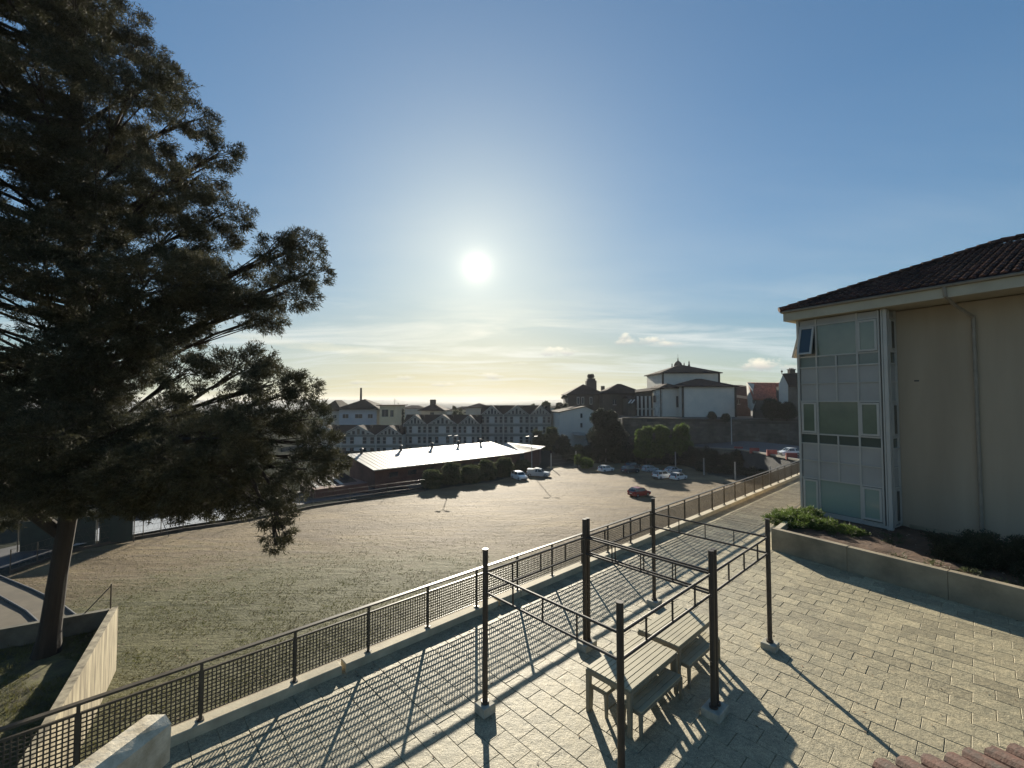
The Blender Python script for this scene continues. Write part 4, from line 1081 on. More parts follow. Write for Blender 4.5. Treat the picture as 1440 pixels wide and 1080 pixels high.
# concrete posts along the far right edge
cf = thing('post_fence', fp(1030, 674), 'wire fence on pale concrete posts beyond the parked cars', 'fence')
cfp = [fp(x, y) for (x, y) in ((775, 659), (810, 655), (843, 650), (852, 650), (914, 652), (950, 656), (990, 668), (1034, 675), (1083, 683), (1130, 690))]
for p in cfp:
    b = Vector((p.x, p.y, gz(p.x, p.y) - .1)); m = MB(); m.box(b + ZZ * 1.9, (.22, .22, 3.9)); o = m.obj('post', M_cpost, cf)
for k in range(len(cfp) - 1):
    a, b_ = cfp[k], cfp[k + 1]; A_ = Vector((a.x, a.y, gz(a.x, a.y))); B_ = Vector((b_.x, b_.y, gz(b_.x, b_.y))); m = MB()
    for z in (.3, 1.2, 2.1, 3.0): m.tube(A_ + ZZ * z, B_ + ZZ * z, .014, n=3)
    m.obj('wire_panel', M_rail, cf, kind='stuff')
# short posts that throw long shadows
for i, (x, y) in enumerate(((523, 704), (545, 700), (563, 699), (592, 695), (605, 694), (617, 692))):
    pass
# lamp posts
def lamp_post(p, h, label, heads, r=.07):
    t = thing('lamp_post', p, label, 'lamp post'); m = MB(); m.tube(p, p + ZZ * h, r * 1.25, r * .7, n=8); m.obj('pole', M_post, t)
    for dx_ in heads:
        m = MB(); m.tube(p + ZZ * (h - .05), p + Vector((dx_, 0, h + .25)), .04, n=6); a_ = m.obj('arm', M_post, t)
        m = MB(); m.box(p + Vector((dx_ * 1.35, 0, h + .28)), (.75, .3, .14), ax=(Vector((1, 0, .15)).normalized(), Vector((0, 1, 0)), Vector((-.15, 0, 1)).normalized())); m.obj('lamp_head', M_post, t)
p = at(637, 650, 90); lamp_post(Vector((p.x, 90, gz(p.x, 90) - .1)), 8.95, 'tall thin lamp post rising before the bright hall roof', (-.5, .5))
p = fp(748, 668); lamp_post(Vector((p.x, p.y + .5, gz(p.x, p.y))), 8.2, 'twin headed lamp post by the parked pickup', (-.7, .7))
p = at(1029, 630, 120); lamp_post(Vector((p.x, 120, p.z - .5)), 9.2, 'tall pale pole before the long stone wall', (), .13)

# ------------------------------------------------------------------ row houses
def house(name, x, y, zg, w, nst, label, dep_=10.0, hs=2.85, pk=2.3, gx=0.5, gwid=None, yaw=0.0, group='gabled row houses behind the hall', wall=M_hwall):
    t = thing(name, (x, y, zg), label, 'house', group, rz=yaw)
    T = nst * hs; gwid = gwid or w * .92; O = lambda mb, nm, mt, par=t, **k: mb.obj(nm, mt, par, world=False, **k)
    m = MB(); m.box((0, dep_ / 2, T / 2), (w - .05, dep_, T)); O(m, 'wall', wall)
    # main roof with its ridge along the street
    m = MB(); m.ext([(-w / 2, -.35, T - .05), (-w / 2, dep_ / 2, T + pk), (-w / 2, dep_ + .35, T - .05)], (w, 0, 0)); O(m, 'roof', M_slate)
    # street gable
    c_ = (gx - .5) * w; g0 = c_ - gwid / 2; g1 = c_ + gwid / 2; gh = pk * .98
    m = MB(); m.ext([(g0 + .3, -.36, T - .02), (g1 - .3, -.36, T - .02), (c_, -.36, T + gh - .25)], (0, dep_ * .45, 0)); O(m, 'gable_wall', wall)
    for s_ in (-1, 1):
        e = g0 if s_ < 0 else g1
        m = MB(); m.ext([(c_, -.75, T + gh), (e, -.75, T - .05), (e, -.75, T + .10), (c_, -.75, T + gh + .16)], (0, dep_ * .5, 0)); O(m, 'gable_roof', M_slate)
        m = MB(); m.ext([(c_, -.84, T + gh - .12), (e, -.84, T - .14), (e, -.84, T + .08), (c_, -.84, T + gh + .12)], (0, .06, 0)); O(m, 'bargeboard', M_hpan)
    for k in range(5):
        q = (k - 2) / 2.0; hh = (1 - abs(q) * .8) * gh * .62
        if hh > .35:
            m = MB(); m.box((c_ + q * gwid * .30, -.40, T + .12 + hh / 2), (gwid * .075, .10, hh)); O(m, 'gable_window', M_win)
    for k in range(6):
        q = (k - 2.5) / 2.5
        m = MB(); m.box((c_ + q * gwid * .36, -.44, T + .1 + (1 - abs(q) * .85) * gh * .3), (.10, .10, (1 - abs(q) * .85) * gh * .6)); O(m, 'gable_slat', M_hpan)
    for s_ in range(nst):
        z = s_ * hs
        m = MB(); m.box((0, -.10, z + hs - .38), (w - .04, .22, .74)); O(m, 'floor_band', M_band)
        for fx in (.09, .31, .67, .89):
            if w < 6 and fx in (.31,): continue
            m = MB(); m.box((-w / 2 + fx * w, -.03, z + 1.6), (w * .085 + .2, .12, 2.1)); wn_ = O(m, 'window', M_win)
            f_ = MB(); f_.box((-w / 2 + fx * w, -.11, z + 1.6), (w * .085 + .2, .05, .11)); O(f_, 'frame', M_hpan, wn_)
        m = MB(); m.box((-w / 2 + .49 * w, -.05, z + 1.55), (w * .235, .10, 2.4)); O(m, 'shutter_panel', M_hpan)
        for s2 in (-1, 1): pass
    for s_ in (-1, 1):
        m = MB(); m.tube((s_ * (w / 2 - .08), -.22, 0), (s_ * (w / 2 - .08), -.22, T), .07, n=6); O(m, 'downpipe', M_hpan)
    m = MB(); m.box((w * .28, dep_ * .32, T + pk * .8), (.6, .6, 1.0)); O(m, 'chimney', M_dstone)
    return t
def rowh(x0, x1, py_eave, Y, nst, label, **k):
    a = at(x0, py_eave, Y); b_ = at(x1, py_eave, Y); w = b_.x - a.x
    Y = Y; return house('row_house', (a.x + b_.x) / 2, Y, a.z - nst * 3.6, w, nst, label, hs=3.6, **k)
rowh(433, 480, 611, 148, 3, 'leftmost low row house, mostly hidden by the conifer', pk=3.0)
rowh(480, 529, 611, 148, 3, 'low row house with the widest gable, left of the hall roof', pk=3.0)
rowh(529, 567, 611, 148, 3, 'low row house with a narrow gable at the step in the row', pk=2.9)
rowh(567, 601, 596, 152, 4, 'middle row house just right of the step, behind the hall roof', pk=3.1)
rowh(601, 644, 596, 152, 4, 'middle row house with the wide central gable', pk=3.1)
rowh(644, 676, 596, 152, 4, 'middle row house next to the taller right group', pk=3.0)
rowh(676, 708, 582.5, 158, 5, 'tall row house first of the higher right group', pk=3.2)
rowh(708, 745, 582.5, 158, 5, 'tall row house in the centre of the higher right group', pk=3.2)
rowh(745, 775, 582.5, 158, 5, 'tall row house at the right end, half behind the trees', pk=3.2)

def block(name, px0, px1, pyt, Y, dep_, zb, label, cat='building', wall=M_hwall, wins=(), roof='hip', rh=2.0, ov_=.5, roofm=M_slate, yaw=0.0, group=None, winm=M_win):
    """box building facing the camera; px range and eave row at depth Y; wins = picture rectangles"""
    a = at(px0, pyt, Y); b_ = at(px1, pyt, Y); w = b_.x - a.x; cx = (a.x + b_.x) / 2; T = a.z
    t = thing(name, (cx, Y, zb), label, cat, group)
    m = MB(); m.box((cx, Y + dep_ / 2, (T + zb) / 2), (w, dep_, T - zb)); m.obj('wall', wall, t)
    x0, x1, y0, y1 = a.x - ov_, b_.x + ov_, Y - ov_, Y + dep_ + ov_
    m = MB()
    if roof == 'hip':
        q = min(w, dep_) / 2 + ov_ - .01
        if w >= dep_: r0, r1 = Vector((x0 + q, (y0 + y1) / 2, T + rh)), Vector((x1 - q, (y0 + y1) / 2, T + rh))
        else: r0, r1 = Vector(((x0 + x1) / 2, y0 + q, T + rh)), Vector(((x0 + x1) / 2, y1 - q, T + rh))
        cs = [Vector((x0, y0, T)), Vector((x1, y0, T)), Vector((x1, y1, T)), Vector((x0, y1, T))]
        lo = [c_ - ZZ * .22 for c_ in cs]
        if w >= dep_: fs_ = [(0, 1, 5, 4), (1, 2, 5), (2, 3, 4, 5), (3, 0, 4)]
        else: fs_ = [(0, 1, 4), (1, 2, 5, 4), (2, 3, 5), (3, 0, 4, 5)]
        m.add(cs + [r0, r1] + lo, fs_ + [(6, 7, 1, 0), (7, 8, 2, 1), (8, 9, 3, 2), (9, 6, 0, 3), (9, 8, 7, 6)])
    elif roof == 'flat':
        m.box((cx, Y + dep_ / 2, T + .15), (w + 2 * ov_, dep_ + 2 * ov_, .35))
    elif roof == 'gable':
        m.ext([(x0, y0, T - .05), (cx, y0, T + rh), (x1, y0, T - .05), (x1, y0, T + .15), (cx, y0, T + rh + .22), (x0, y0, T + .15)], (0, dep_ + 2 * ov_, 0))
        g_ = MB(); g_.ext([(a.x, Y - .01, T), (b_.x, Y - .01, T), (cx, Y - .01, T + rh - .05)], (0, dep_, 0)); g_.obj('gable_wall', wall, t)
    elif roof == 'ridge':
        m.ext([(x0, y0, T - .05), (x0, (y0 + y1) / 2, T + rh), (x0, y1, T - .05)], (x1 - x0, 0, 0))
    rf = m.obj('roof', roofm, t)
    for (u0, u1, v0, v1) in wins:
        p = at(u0, v1, Y); q_ = at(u1, v0, Y); m = MB(); m.box(((p.x + q_.x) / 2, Y - .02, (p.z + q_.z) / 2), (q_.x - p.x, .16, q_.z - p.z)); wn_ = m.obj('window', winm, t)
        f_ = MB(); wq, hq = q_.x - p.x, q_.z - p.z
        f_.box(((p.x + q_.x) / 2, Y - .11, (p.z + q_.z) / 2), (.07, .05, hq)); f_.obj('mullion', M_hpan, wn_); f_ = MB(); f_.box(((p.x + q_.x) / 2, Y - .14, p.z - .08), (wq + .3, .22, .12)); f_.obj('sill', M_hpan, wn_)
    return t, rf, T
M_blue = mat('bluish plaster', (0.33, 0.36, 0.39), .85, .08, .4)
t, rf, T = block('town_house', 477, 530, 575, 185, 18, -14, 'grey blue house with hipped dark roof and tall thin chimney', 'house', M_blue, [(482, 490, 582.5, 588), (499.5, 509.5, 582.5, 588), (517.5, 524, 582.5, 588)], 'hip', 4.2, 1.5)
m = MB(); p = at(507.5, 564, 194); m.tube((p.x, 194, T + 2.7), (p.x, 194, H + 5.6), .52, .44, 8); m.obj('chimney', M_dstone, rf)
t, rf, T = block('town_house', 534, 557, 570.5, 180, 15, -14, 'cream house with flat roof and two dark windows', 'house', M_cream, [(537, 546, 576, 586), (549, 553.5, 577, 586)], 'flat', 1, 1.1)
block('town_house', 455, 478, 577, 195, 15, -14, 'dark roofed house just left of the chimney house', 'house', M_hwall, [(468, 473, 584, 588)], 'hip', 4.6, 1.2)
t, rf, T = block('town_house', 592, 622, 577, 205, 15, -14, 'small distant house with dark hipped roof and chimney block', 'house', M_hwall, [(605, 610, 580, 584)], 'hip', 3.2, 1.4)
p = at(609, 566, 212); m = MB(); m.box((p.x, 212, T + 3.7), (2.6, 2, 2.8)); m.obj('chimney', M_dstone, rf)
block('town_house', 655, 690, 573, 200, 12, -14, 'distant house behind the right row', 'house', M_hwall, (), 'hip', 2.0, .8)
# scatter of far roofs on the town plateau
rf_r = random.Random(5)
FAR = ['far roof just right of the conifer edge', 'far roof left of the tall thin chimney', 'far roof right of the tall thin chimney', 'far roof behind the cream house', 'far roof beside the aerial masts', 'far roof right of the aerial masts',
       'far roof left of the chimney block house', 'far roof right of the chimney block house', 'far roof under the left edge of the tall row', 'far roof showing at the start of the tall row', 'far roof behind the first tall row gable',
       'far roof behind the second tall row gable', 'far roof behind the middle of the tall row', 'far roof behind the last tall row gable', 'far roof behind the trees left of the convent']
for k, px in enumerate((462, 500, 520, 545, 562, 580, 600, 628, 640, 652, 665, 700, 722, 750, 782)):
    Y = rf_r.uniform(260, 460); w_ = rf_r.uniform(10, 18); zt_ = H + at(px, rf_r.uniform(571, 580), Y).z - H
    p = at(px, 575, Y)
    lab = FAR[k]
    block('distant_house', px - w_ * 610 / Y / 2, px + w_ * 610 / Y / 2, rf_r.uniform(573, 581), Y, 12, -17, lab, 'house', rf_r.choice([M_hwall, M_cream, M_white]), (), 'hip', rf_r.uniform(1.5, 2.6), .6, group='distant town houses')
for (px, Y, hh) in ((555, 182, 6.5), (560, 184, 4.8)):
    p = at(px, 572, Y); t = thing('roof_antenna', (p.x, Y, p.z - 3), 'thin aerial mast on the roofs left of the sea view' if hh > 5 else 'shorter aerial mast on the roofs left of the sea view', 'antenna')
    m = MB(); m.tube((p.x, Y, p.z - 3), (p.x, Y, p.z - 3 + hh), .07, n=5); m.obj('mast', M_rail, t)
    m = MB()
    for i in range(4): m.tube((p.x - .7, Y, p.z - 3.3 + hh - i * .35), (p.x + .7, Y, p.z - 3.3 + hh - i * .35), .03, n=4)
    m.obj('crossbars', M_rail, t)

# ------------------------------------------------------------------ old town on the right
# earth terrace held by the long stone wall
WY = 128.04
ter = MB(); ter.prism([(33, WY + 1.1), (185, WY + 1.1), (185, 240), (26, 240)], -13, .05)
tag(ter.obj('old_town_terrace', M_dstone), kind='structure')
t = thing('town_wall', (60, WY, -8), 'long tall dark granite wall below the white church', 'wall')
cps = [(875, 588.5), (930, 588.5), (990, 590), (1040, 591), (1085, 593), (1180, 596)]
for (a, b_) in zip(cps[:-1], cps[1:]):
    p, q = at(*a, WY), at(*b_, WY); m = MB(); m.ext([(p.x, WY, -13), (q.x, WY, -13), (q.x, WY, q.z), (p.x, WY, p.z)], (0, 1.0, 0)); m.obj('wall_body', M_dstone, t)
    c2 = MB(); c2.beam(p + Vector((0, .45, .12)), q + Vector((0, .45, .12)), 1.3, .24); c2.obj('coping', M_stone, t)
# face of rough ashlar, course by course
fa = MB(); x = at(875, 590, WY).x; xe = at(1180, 590, WY).x; z = -9.5; row = 0
while z < 1.2:
    xx = x + rnd.uniform(0, .8)
    while xx < xe:
        w_ = rnd.uniform(.9, 2.1); top = at(875, 588.5, WY).z
        if z + .5 < at(720 + xx * 610 / WY, 588.5 + (xx - x) * 7.5 / (xe - x), WY).z - .25:
            fa.box((xx + w_ / 2, WY - .03 - rnd.uniform(0, .10), z + .34), (w_ - .07, .25, .62 + rnd.uniform(-.03, .02)))
        xx += w_
    z += .68
fa.obj('stones', M_stone, t, kind='stuff')
# low mid wall and greyish wall left of the parked cars
t = thing('yard_wall', (14, 154.44, -12), 'pale plastered yard wall under the trees left of the far cars', 'wall')
m = MB(); p, q = at(752, 634, 154.44), at(812, 632, 149.16); m.ext([(p.x, 154.44, -13), (q.x + 1, 149.16, -13), (q.x + 1, 149.16, q.z), (p.x, 154.44, p.z)], (.2, .5, 0)); m.obj('wall_body', M_hwall, t)
# white house below the convent
P_ = [at(787, 580, 147.84), at(823.5, 572, 147.84), at(839, 579.5, 147.84)]
t = thing('white_house', (P_[0].x + 5, 147.84, -12), 'plain white gabled house with two small windows below the convent', 'house')
m = MB(); m.ext([(P_[0].x, 147.84, -12), (P_[2].x, 147.84, -12), P_[2], P_[1], P_[0]], (-1.5, 14, 0)); m.obj('wall', M_white, t)
for (a, b_) in ((P_[0], P_[1]), (P_[1], P_[2])):
    dd = (b_ - a).normalized() * .4; m = MB(); m.ext([a - dd * (a is P_[0]) + Vector((0, -.4, .02)), b_ + dd * (b_ is P_[2]) + Vector((0, -.4, .02)), b_ + dd * (b_ is P_[2]) + Vector((0, -.4, .25)), a - dd * (a is P_[0]) + Vector((0, -.4, .25))], (-1.5, 14.8, 0)); m.obj('roof_slope', M_slate, t)
for (px, py) in ((817.6, 584.5), (817.6, 598)):
    p = at(px, py, 147.84); m = MB(); m.box((p.x, 147.81, p.z), (.7, .12, 1.5)); w_ = m.obj('window', M_win, t)
    m = MB(); m.box((p.x, 147.75, p.z - .85), (1.0, .2, .15)); m.obj('sill', M_hpan, w_)
p = at(815, 612, 145.2); m = MB(); m.ext([(p.x - 2, 143.88, p.z), (p.x + 2.2, 143.88, p.z - .2), (p.x + 2.2, 147.84, p.z + .5), (p.x - 2, 147.84, p.z + .7)], ZZ * .15); m.obj('lean_to_roof', M_metal, t)
# convent with stork nest
t, rf, T = block('convent', 799, 850, 554.5, 168.96, 16, -8, 'dark granite convent with pyramid roof, low belfry and stork nest', 'convent', M_dstone, (), 'hip', 4.2, .9)
for px in (813, 819.5, 831):
    p = at(px, 563.5, 168.96); m = MB(); m.box((p.x, 168.92, p.z), (1.0, .14, 2.9)); w_ = m.obj('window', M_hpan, t); m = MB(); m.box((p.x, 168.8, p.z), (.65, .06, 2.5)); m.obj('pane', M_win, w_)
p = at(831, 545, 176.88); z0 = T + 2.1
m = MB(); m.box((p.x, 176.88, z0 + 1.3), (4.1, 2.9, 4.5)); m.box((p.x, 176.88, z0 + 3.9), (3.2, 2.4, 1.1)); m.obj('belfry', M_dstone, t)
m = MB(); m.box((p.x + 4.8, 176.88, z0 + .4), (1.4, 1.2, 2.0)); m.obj('chimney', M_dstone, t)
ns = thing('stork_nest', (p.x, 176.88, z0 + 4.4), 'big round stork nest of sticks on top of the convent belfry', 'nest')
m = MB()
for _ in range(420):
    a_ = rnd.uniform(0, 6.283); e_ = rnd.uniform(-.6, 1.0); rr = 1.25 * math.cos(e_ * .8) * rnd.uniform(.7, 1.05); c_ = Vector((p.x + rr * math.cos(a_), 176.88 + rr * math.sin(a_), z0 + 5.3 + e_ * .82))
    dd = Vector((-math.sin(a_) + rnd.uniform(-.5, .5), math.cos(a_) + rnd.uniform(-.5, .5), rnd.uniform(-.5, .5))).normalized() * .65; m.tube(c_ - dd, c_ + dd, .045, n=3)
m.obj('sticks', M_bark, ns, kind='stuff')
m = MB(); m.lathe((p.x, 176.88, z0 + 4.5), [(.5, 0), (1.25, .4), (1.4, 1.0), (1.05, 1.5), (.3, 1.7)], 12); m.obj('nest_core', M_bark, ns)
# long dark range between convent and church
t, rf, T = block('convent_range', 848, 906, 553.5, 161.04, 14, -8, 'long dark granite range with low hipped roof between convent and church', 'building', M_dstone, [(862, 866, 562, 569), (878, 882, 562, 569)], 'hip', 3.9, 1.0)
t, rf, T = block('glazed_porch_house', 884, 893, 560, 153.12, 8, -.2, 'small roof with bright slats left of the columned gallery', 'house', M_dstone, (), 'ridge', 1.0, .3)
for k in range(2):
    a, b_ = at(884 + k * 4.2, 567, 149.16), at(888 + k * 4.2, 562, 153.12); m = MB(); m.beam(a, b_, .5, .08); m.obj('roof_slat', M_hpan, t)
# white church: three bodies
t = thing('church', (63, 147.84, -.5), 'white rendered church with stacked hipped roofs above the long stone wall', 'church')
def hipbody(x0, x1, Y0, Y1, z0, z1, rh, par, wm=M_white, ov_=.95, apex=None, trim=True):
    m = MB(); m.box(((x0 + x1) / 2, (Y0 + Y1) / 2, (z0 + z1) / 2), (x1 - x0, Y1 - Y0, z1 - z0)); m.obj('wall', wm, par)
    a, b_, c_, d_ = x0 - ov_, x1 + ov_, Y0 - ov_, Y1 + ov_; w, dp = b_ - a, d_ - c_
    q = min(w, dp) / 2 - .02
    if w >= dp: r0, r1 = Vector((a + q, (c_ + d_) / 2, z1 + rh)), Vector((b_ - q, (c_ + d_) / 2, z1 + rh)); fs_ = [(0, 1, 5, 4), (1, 2, 5), (2, 3, 4, 5), (3, 0, 4)]
    else: r0, r1 = Vector(((a + b_) / 2, c_ + q, z1 + rh)), Vector(((a + b_) / 2, d_ - q, z1 + rh)); fs_ = [(0, 1, 4), (1, 2, 5, 4), (2, 3, 5), (3, 0, 4, 5)]
    cs = [Vector((a, c_, z1 + .02)), Vector((b_, c_, z1 + .02)), Vector((b_, d_, z1 + .02)), Vector((a, d_, z1 + .02))]
    m = MB(); m.add(cs + [r0, r1] + [v - ZZ * .3 for v in cs], fs_ + [(6, 7, 1, 0), (7, 8, 2, 1), (8, 9, 3, 2), (9, 6, 0, 3), (9, 8, 7, 6)]); rf = m.obj('roof', M_slate, par)
    if trim:
        for x in (x0, x1): m = MB(); m.box((x, Y0 - .02, (z0 + z1) / 2), (.7, .25, z1 - z0 - .35)); m.obj('corner_stone', M_dstone, par)
    return rf
a, b_ = at(960, 543, 145.2), at(1034, 543, 145.2)
hipbody(a.x, b_.x, 145.2, 161.04, -.8, a.z, 2.9, t)
a2, b2 = at(931.5, 545, 147.84), at(960, 545, 147.84)
hipbody(a2.x, b2.x - .05, 149.16, 161.04, -.8, a2.z, 1.6, t)
p0, p1 = at(932, 524, 157.08), at(1011, 524, 157.08)
rf = hipbody(p0.x, p1.x, 157.08, 175.56, 5, p0.z, 3.5, t)
p = at(969, 512, 166.32); m = MB(); m.lathe((p.x, 166.32, p0.z + 3.0), [(.45, 0), (.4, .6), (.16, 1.0), (.3, 1.3), (.02, 2.3)], 8); m.obj('finial', M_dstone, rf)
for (px, pyt_, pyb_, Y, nm, mm) in ((953.5, 568, 574, 149.16, 'window', M_win), (1009, 560, 566, 145.2, None, None)):
    if nm: p = at(px, 565, Y); m = MB(); m.box((p.x, Y - .02, p.z), (1.3, .16, 3.9)); w_ = m.obj('window', M_win, t); m = MB(); m.box((p.x, Y - .1, p.z - 3.2), (1.6, .3, 2.0)); m.obj('door_panel', M_hpan, w_)
# gallery wing running back to the left, lit on its side
pg = [at(931, 547, 148.5), at(918, 549, 154.44), at(893, 552, 159.72)]
m = MB(); m.ext([(pg[0].x, 148.63, -.8), (pg[1].x, 153.78, -.8), (pg[1].x, 153.78, pg[1].z), (pg[0].x, 148.63, pg[0].z)], (3, 6, 0)); m.obj('wing_wall', mat('patchy limewash', (0.66, 0.64, 0.58), .85, .3, .8, color2=(0.30, 0.28, 0.24)), t)
m = MB(); m.ext([(pg[0].x + .5, 147.58, pg[0].z - .02), (pg[1].x - .8, 152.99, pg[1].z - .02), (pg[1].x + 3, 162.36, pg[1].z + 1.6), (pg[0].x + 3, 157.08, pg[0].z + 1.6)], ZZ * .2); m.obj('wing_roof', M_slate, t)
p = at(921, 561, 151.14); m = MB(); m.box((p.x, 151.67, p.z), (.7, .5, 2.4), yaw=R(-55)); m.obj('window', M_win, t)
gl_ = thing('column_gallery', (pg[1].x - 2.6, 155.76, -.6), 'white columned gallery at the left end of the church', 'gallery')
m = MB(); m.ext([(pg[1].x, 154.7, -.8), (pg[2].x, 158.4, -.8), (pg[2].x, 158.4, pg[2].z), (pg[1].x, 154.7, pg[1].z)], (1, 4, 0)); m.obj('back_wall', M_dstone, gl_)
m = MB(); m.ext([(pg[1].x + .3, 152.99, pg[1].z - .1), (pg[2].x - .4, 157.21, pg[2].z - .1), (pg[2].x + .5, 163.68, pg[2].z + .9), (pg[1].x + 1, 159.72, pg[1].z + .9)], ZZ * .2); m.obj('roof', M_slate, gl_)
for k in range(5):
    f_ = k / 4; x_ = pg[1].x + (pg[2].x - pg[1].x) * f_; y_ = 153.38 + 3 * f_; m = MB(); m.box((x_, y_, 3.3), (.55, .55, 7.6)); m.obj('column', M_white, gl_)
m = MB(); m.ext([(pg[1].x + .2, 152.72, 2.3), (pg[2].x - .2, 156.82, 2.3), (pg[2].x - .2, 157.61, 2.3), (pg[1].x + .2, 153.52, 2.3)], ZZ * .5); m.obj('balcony_slab', M_hwall, gl_)
# domed bell tower behind the church
p = at(953.5, 515, 198); z0 = 14; zt_ = at(953.5, 518, 198).z
t = thing('bell_tower', (p.x, 198, z0), 'domed granite bell tower with corner pinnacles rising behind the church', 'tower')
m = MB(); m.box((p.x, 198, (z0 + zt_) / 2 + .3), (4.0, 4.0, zt_ - z0 + .6)); m.box((p.x, 198, zt_ + .6), (4.6, 4.6, .45)); m.obj('shaft', M_dstone, t)
m = MB(); m.lathe((p.x, 198, zt_ + .6), [(1.8, 0), (1.85, .7), (1.6, 1.6), (1.05, 2.3), (.4, 2.8), (.16, 3.3), (.27, 3.6), (.02, 4.2)], 12); m.obj('dome', M_dstone, t, smooth=True)
for sx in (-1, 1):
    for sy in (-1, 1): m = MB(); m.lathe((p.x + sx * 2.0, 198 + sy * 2.0, zt_ + .8), [(.34, 0), (.2, .7), (.32, .9), (.02, 1.8)], 6); m.obj('pinnacle', M_dstone, t)
m = MB(); m.tube((p.x, 198, zt_ + 4.5), (p.x, 198, zt_ + 6.6), .06, n=4); m.beam((p.x - .5, 198, zt_ + 4.7), (p.x + .4, 198, zt_ + 4.7), .08, .08); m.obj('cross', M_rail, t)
# dark house between church and the red roof
t, rf, T = block('old_house', 1033, 1055, 543.5, 153.12, 14, -.8, 'dark timber fronted old house right of the church', 'house', mat('dark timber', (0.075, 0.05, 0.045), .85, .2, 1), [(1037, 1040, 562, 568)], 'ridge', .8, .4)
m = MB(); a, b_ = at(1034, 558, 152.99), at(1053, 561, 152.99); m.beam(a + ZZ * .3, b_ + ZZ * .3, .2, .9); m.obj('string_course', M_hwall, t)
# red roofed granite house
Y = 137.28; a, b_, c_, d_ = at(1059, 561, Y), at(1107, 563, Y), at(1100, 539, Y + 9), at(1051, 538.5, Y + 9)
t = thing('stone_house', ((a.x + b_.x) / 2, Y, -.8), 'ruined granite house with red tiled roof and crumbling left wall', 'house')
m = MB(); m.ext([(a.x + .5, Y + .3, -.8), (b_.x, Y + .3, -.8), (b_.x, Y + .3, a.z - .2), (a.x + .5, Y + .3, a.z - .2)], (0, 1, 0)); m.obj('front_wall', M_stone, t)
m = MB(); m.add([a + ZZ * .1, b_ + ZZ * .1, c_, d_], [(0, 1, 2, 3)]); m.add([v - ZZ * .3 for v in (a, b_, c_, d_)], [(3, 2, 1, 0)]); m.obj('roof_deck', M_redroof, t)
ti = MB(); n1 = 44
for k in range(n1):
    p = a.lerp(b_, (k + .5) / n1); q = d_.lerp(c_, (k + .5) / n1)
    for j in range(12):
        s0_, s1_ = p.lerp(q, j / 12) + ZZ * .16, p.lerp(q, (j + 1.08) / 12) + ZZ * .1; ti.tube(s0_, s1_, .13, .11, n=5, cap=False)
ti.obj('roof_tiles', M_redroof, t, kind='stuff')
e_ = MB(); e_.ext([at(1051, 538, Y + 8.5), at(1053, 572, Y + 4), at(1058, 578, Y), at(1063, 565, Y), at(1059, 550, Y + 3), at(1061, 540, Y + 8)], (.3, 1.2, 0)); e_.obj('side_wall', M_hwall, t)
e_ = MB(); e_.ext([(at(1063, 560, Y).x, Y, -.8), (at(1072, 560, Y).x, Y, -.8), at(1072, 590, Y) + ZZ * 4.3, at(1063, 590, Y) + ZZ * 5.3], (0, .5, 0)); e_.obj('broken_pier', M_stone, t)
# rightmost house with chimney
Y = 132; t = thing('gabled_house', (84, Y, -.8), 'dark roofed house with pale gable and wide chimney at the edge of the beige building', 'house')
a, b_, c_ = at(1096, 552, Y), at(1103, 527, Y + 2), at(1107, 570, Y - 1)
m = MB(); m.ext([at(1095, 541, Y + 4), at(1101, 526.5, Y + 2), at(1108, 541, Y), at(1109, 590, Y), at(1096, 590, Y + 4)], (8, 4, 0)); m.obj('gable_wall', M_white, t)
m = MB(); m.ext([at(1100, 526, Y + 1.8), at(1109, 542, Y - .4), at(1112, 541, Y - .4), at(1103, 525, Y + 1.8)], (12, 6, 0)); m.obj('roof_slope', M_slate, t)
m = MB(); m.ext([at(1108.5, 543, Y - .02), at(1140, 543, Y - .02), at(1140, 592, Y - .02), at(1108.5, 592, Y - .02)], (0, 6, 0)); m.obj('front_wall', M_stone, t)
m = MB(); m.ext([at(1102, 526, Y + 1.9), at(1140, 524, Y + 6), at(1140, 545, Y - .5), at(1109, 544, Y - .5)], (0, .1, .2)); m.obj('roof', M_slate, t)
p = at(1113, 525, Y + 4); m = MB(); m.box((p.x, Y + 4, p.z), (1.7, 1.2, 2.2)); m.box((p.x, Y + 4, p.z + 1.2), (2.0, 1.5, .2)); ch = m.obj('chimney', M_dstone, t)
m = MB()
for s_ in (-.5, 0, .5): m.tube((p.x + s_, Y + 4, p.z + 1.3), (p.x + s_, Y + 4, p.z + 1.65), .16, n=6)
m.obj('chimney_pots', M_brick, ch, kind='stuff')
p = at(1099.5, 524, Y + 3); m = MB(); m.lathe((p.x, Y + 3, p.z - .5), [(.12, 0), (.08, .5), (.3, .7), (.3, .95), (.05, 1.2), (.02, 1.5)], 8); m.obj('finial', M_dstone, t)

# raised road on the right with barriers
RP = [at(935, 628, 127), at(973, 629, 120), at(1040, 632.5, 107), at(1075, 638, 95), at(1112, 645, 84), at(1165, 656, 73), at(1230, 670, 64)]
m = MB(); vs = []
for k, p in enumerate(RP):
    w = [2, 8, 21, 32, 40, 45, 50][k]
    vs += [p, p + Vector((.35 * w, w * .93 if k < 4 else w * .8, 0)) , Vector((p.x, p.y, -13)), Vector((p.x + .35 * w, p.y + (w * .93 if k < 4 else w * .8), -13))]
for k in range(len(RP) - 1): m.f += [(4 * k, 4 * k + 4, 4 * k + 5, 4 * k + 1), (4 * k + 2, 4 * k + 6, 4 * k + 4, 4 * k)]
m.f += [(0, 1, 3, 2)]; m.v = [tuple(v) for v in vs]; m.obj('raised_road', M_asph, kind='structure')
M_dconc = mat('dark stained concrete', (0.15, 0.135, 0.10), .9, .3, .5, .01, 8, fine=.15)
m = MB(); e = MB()
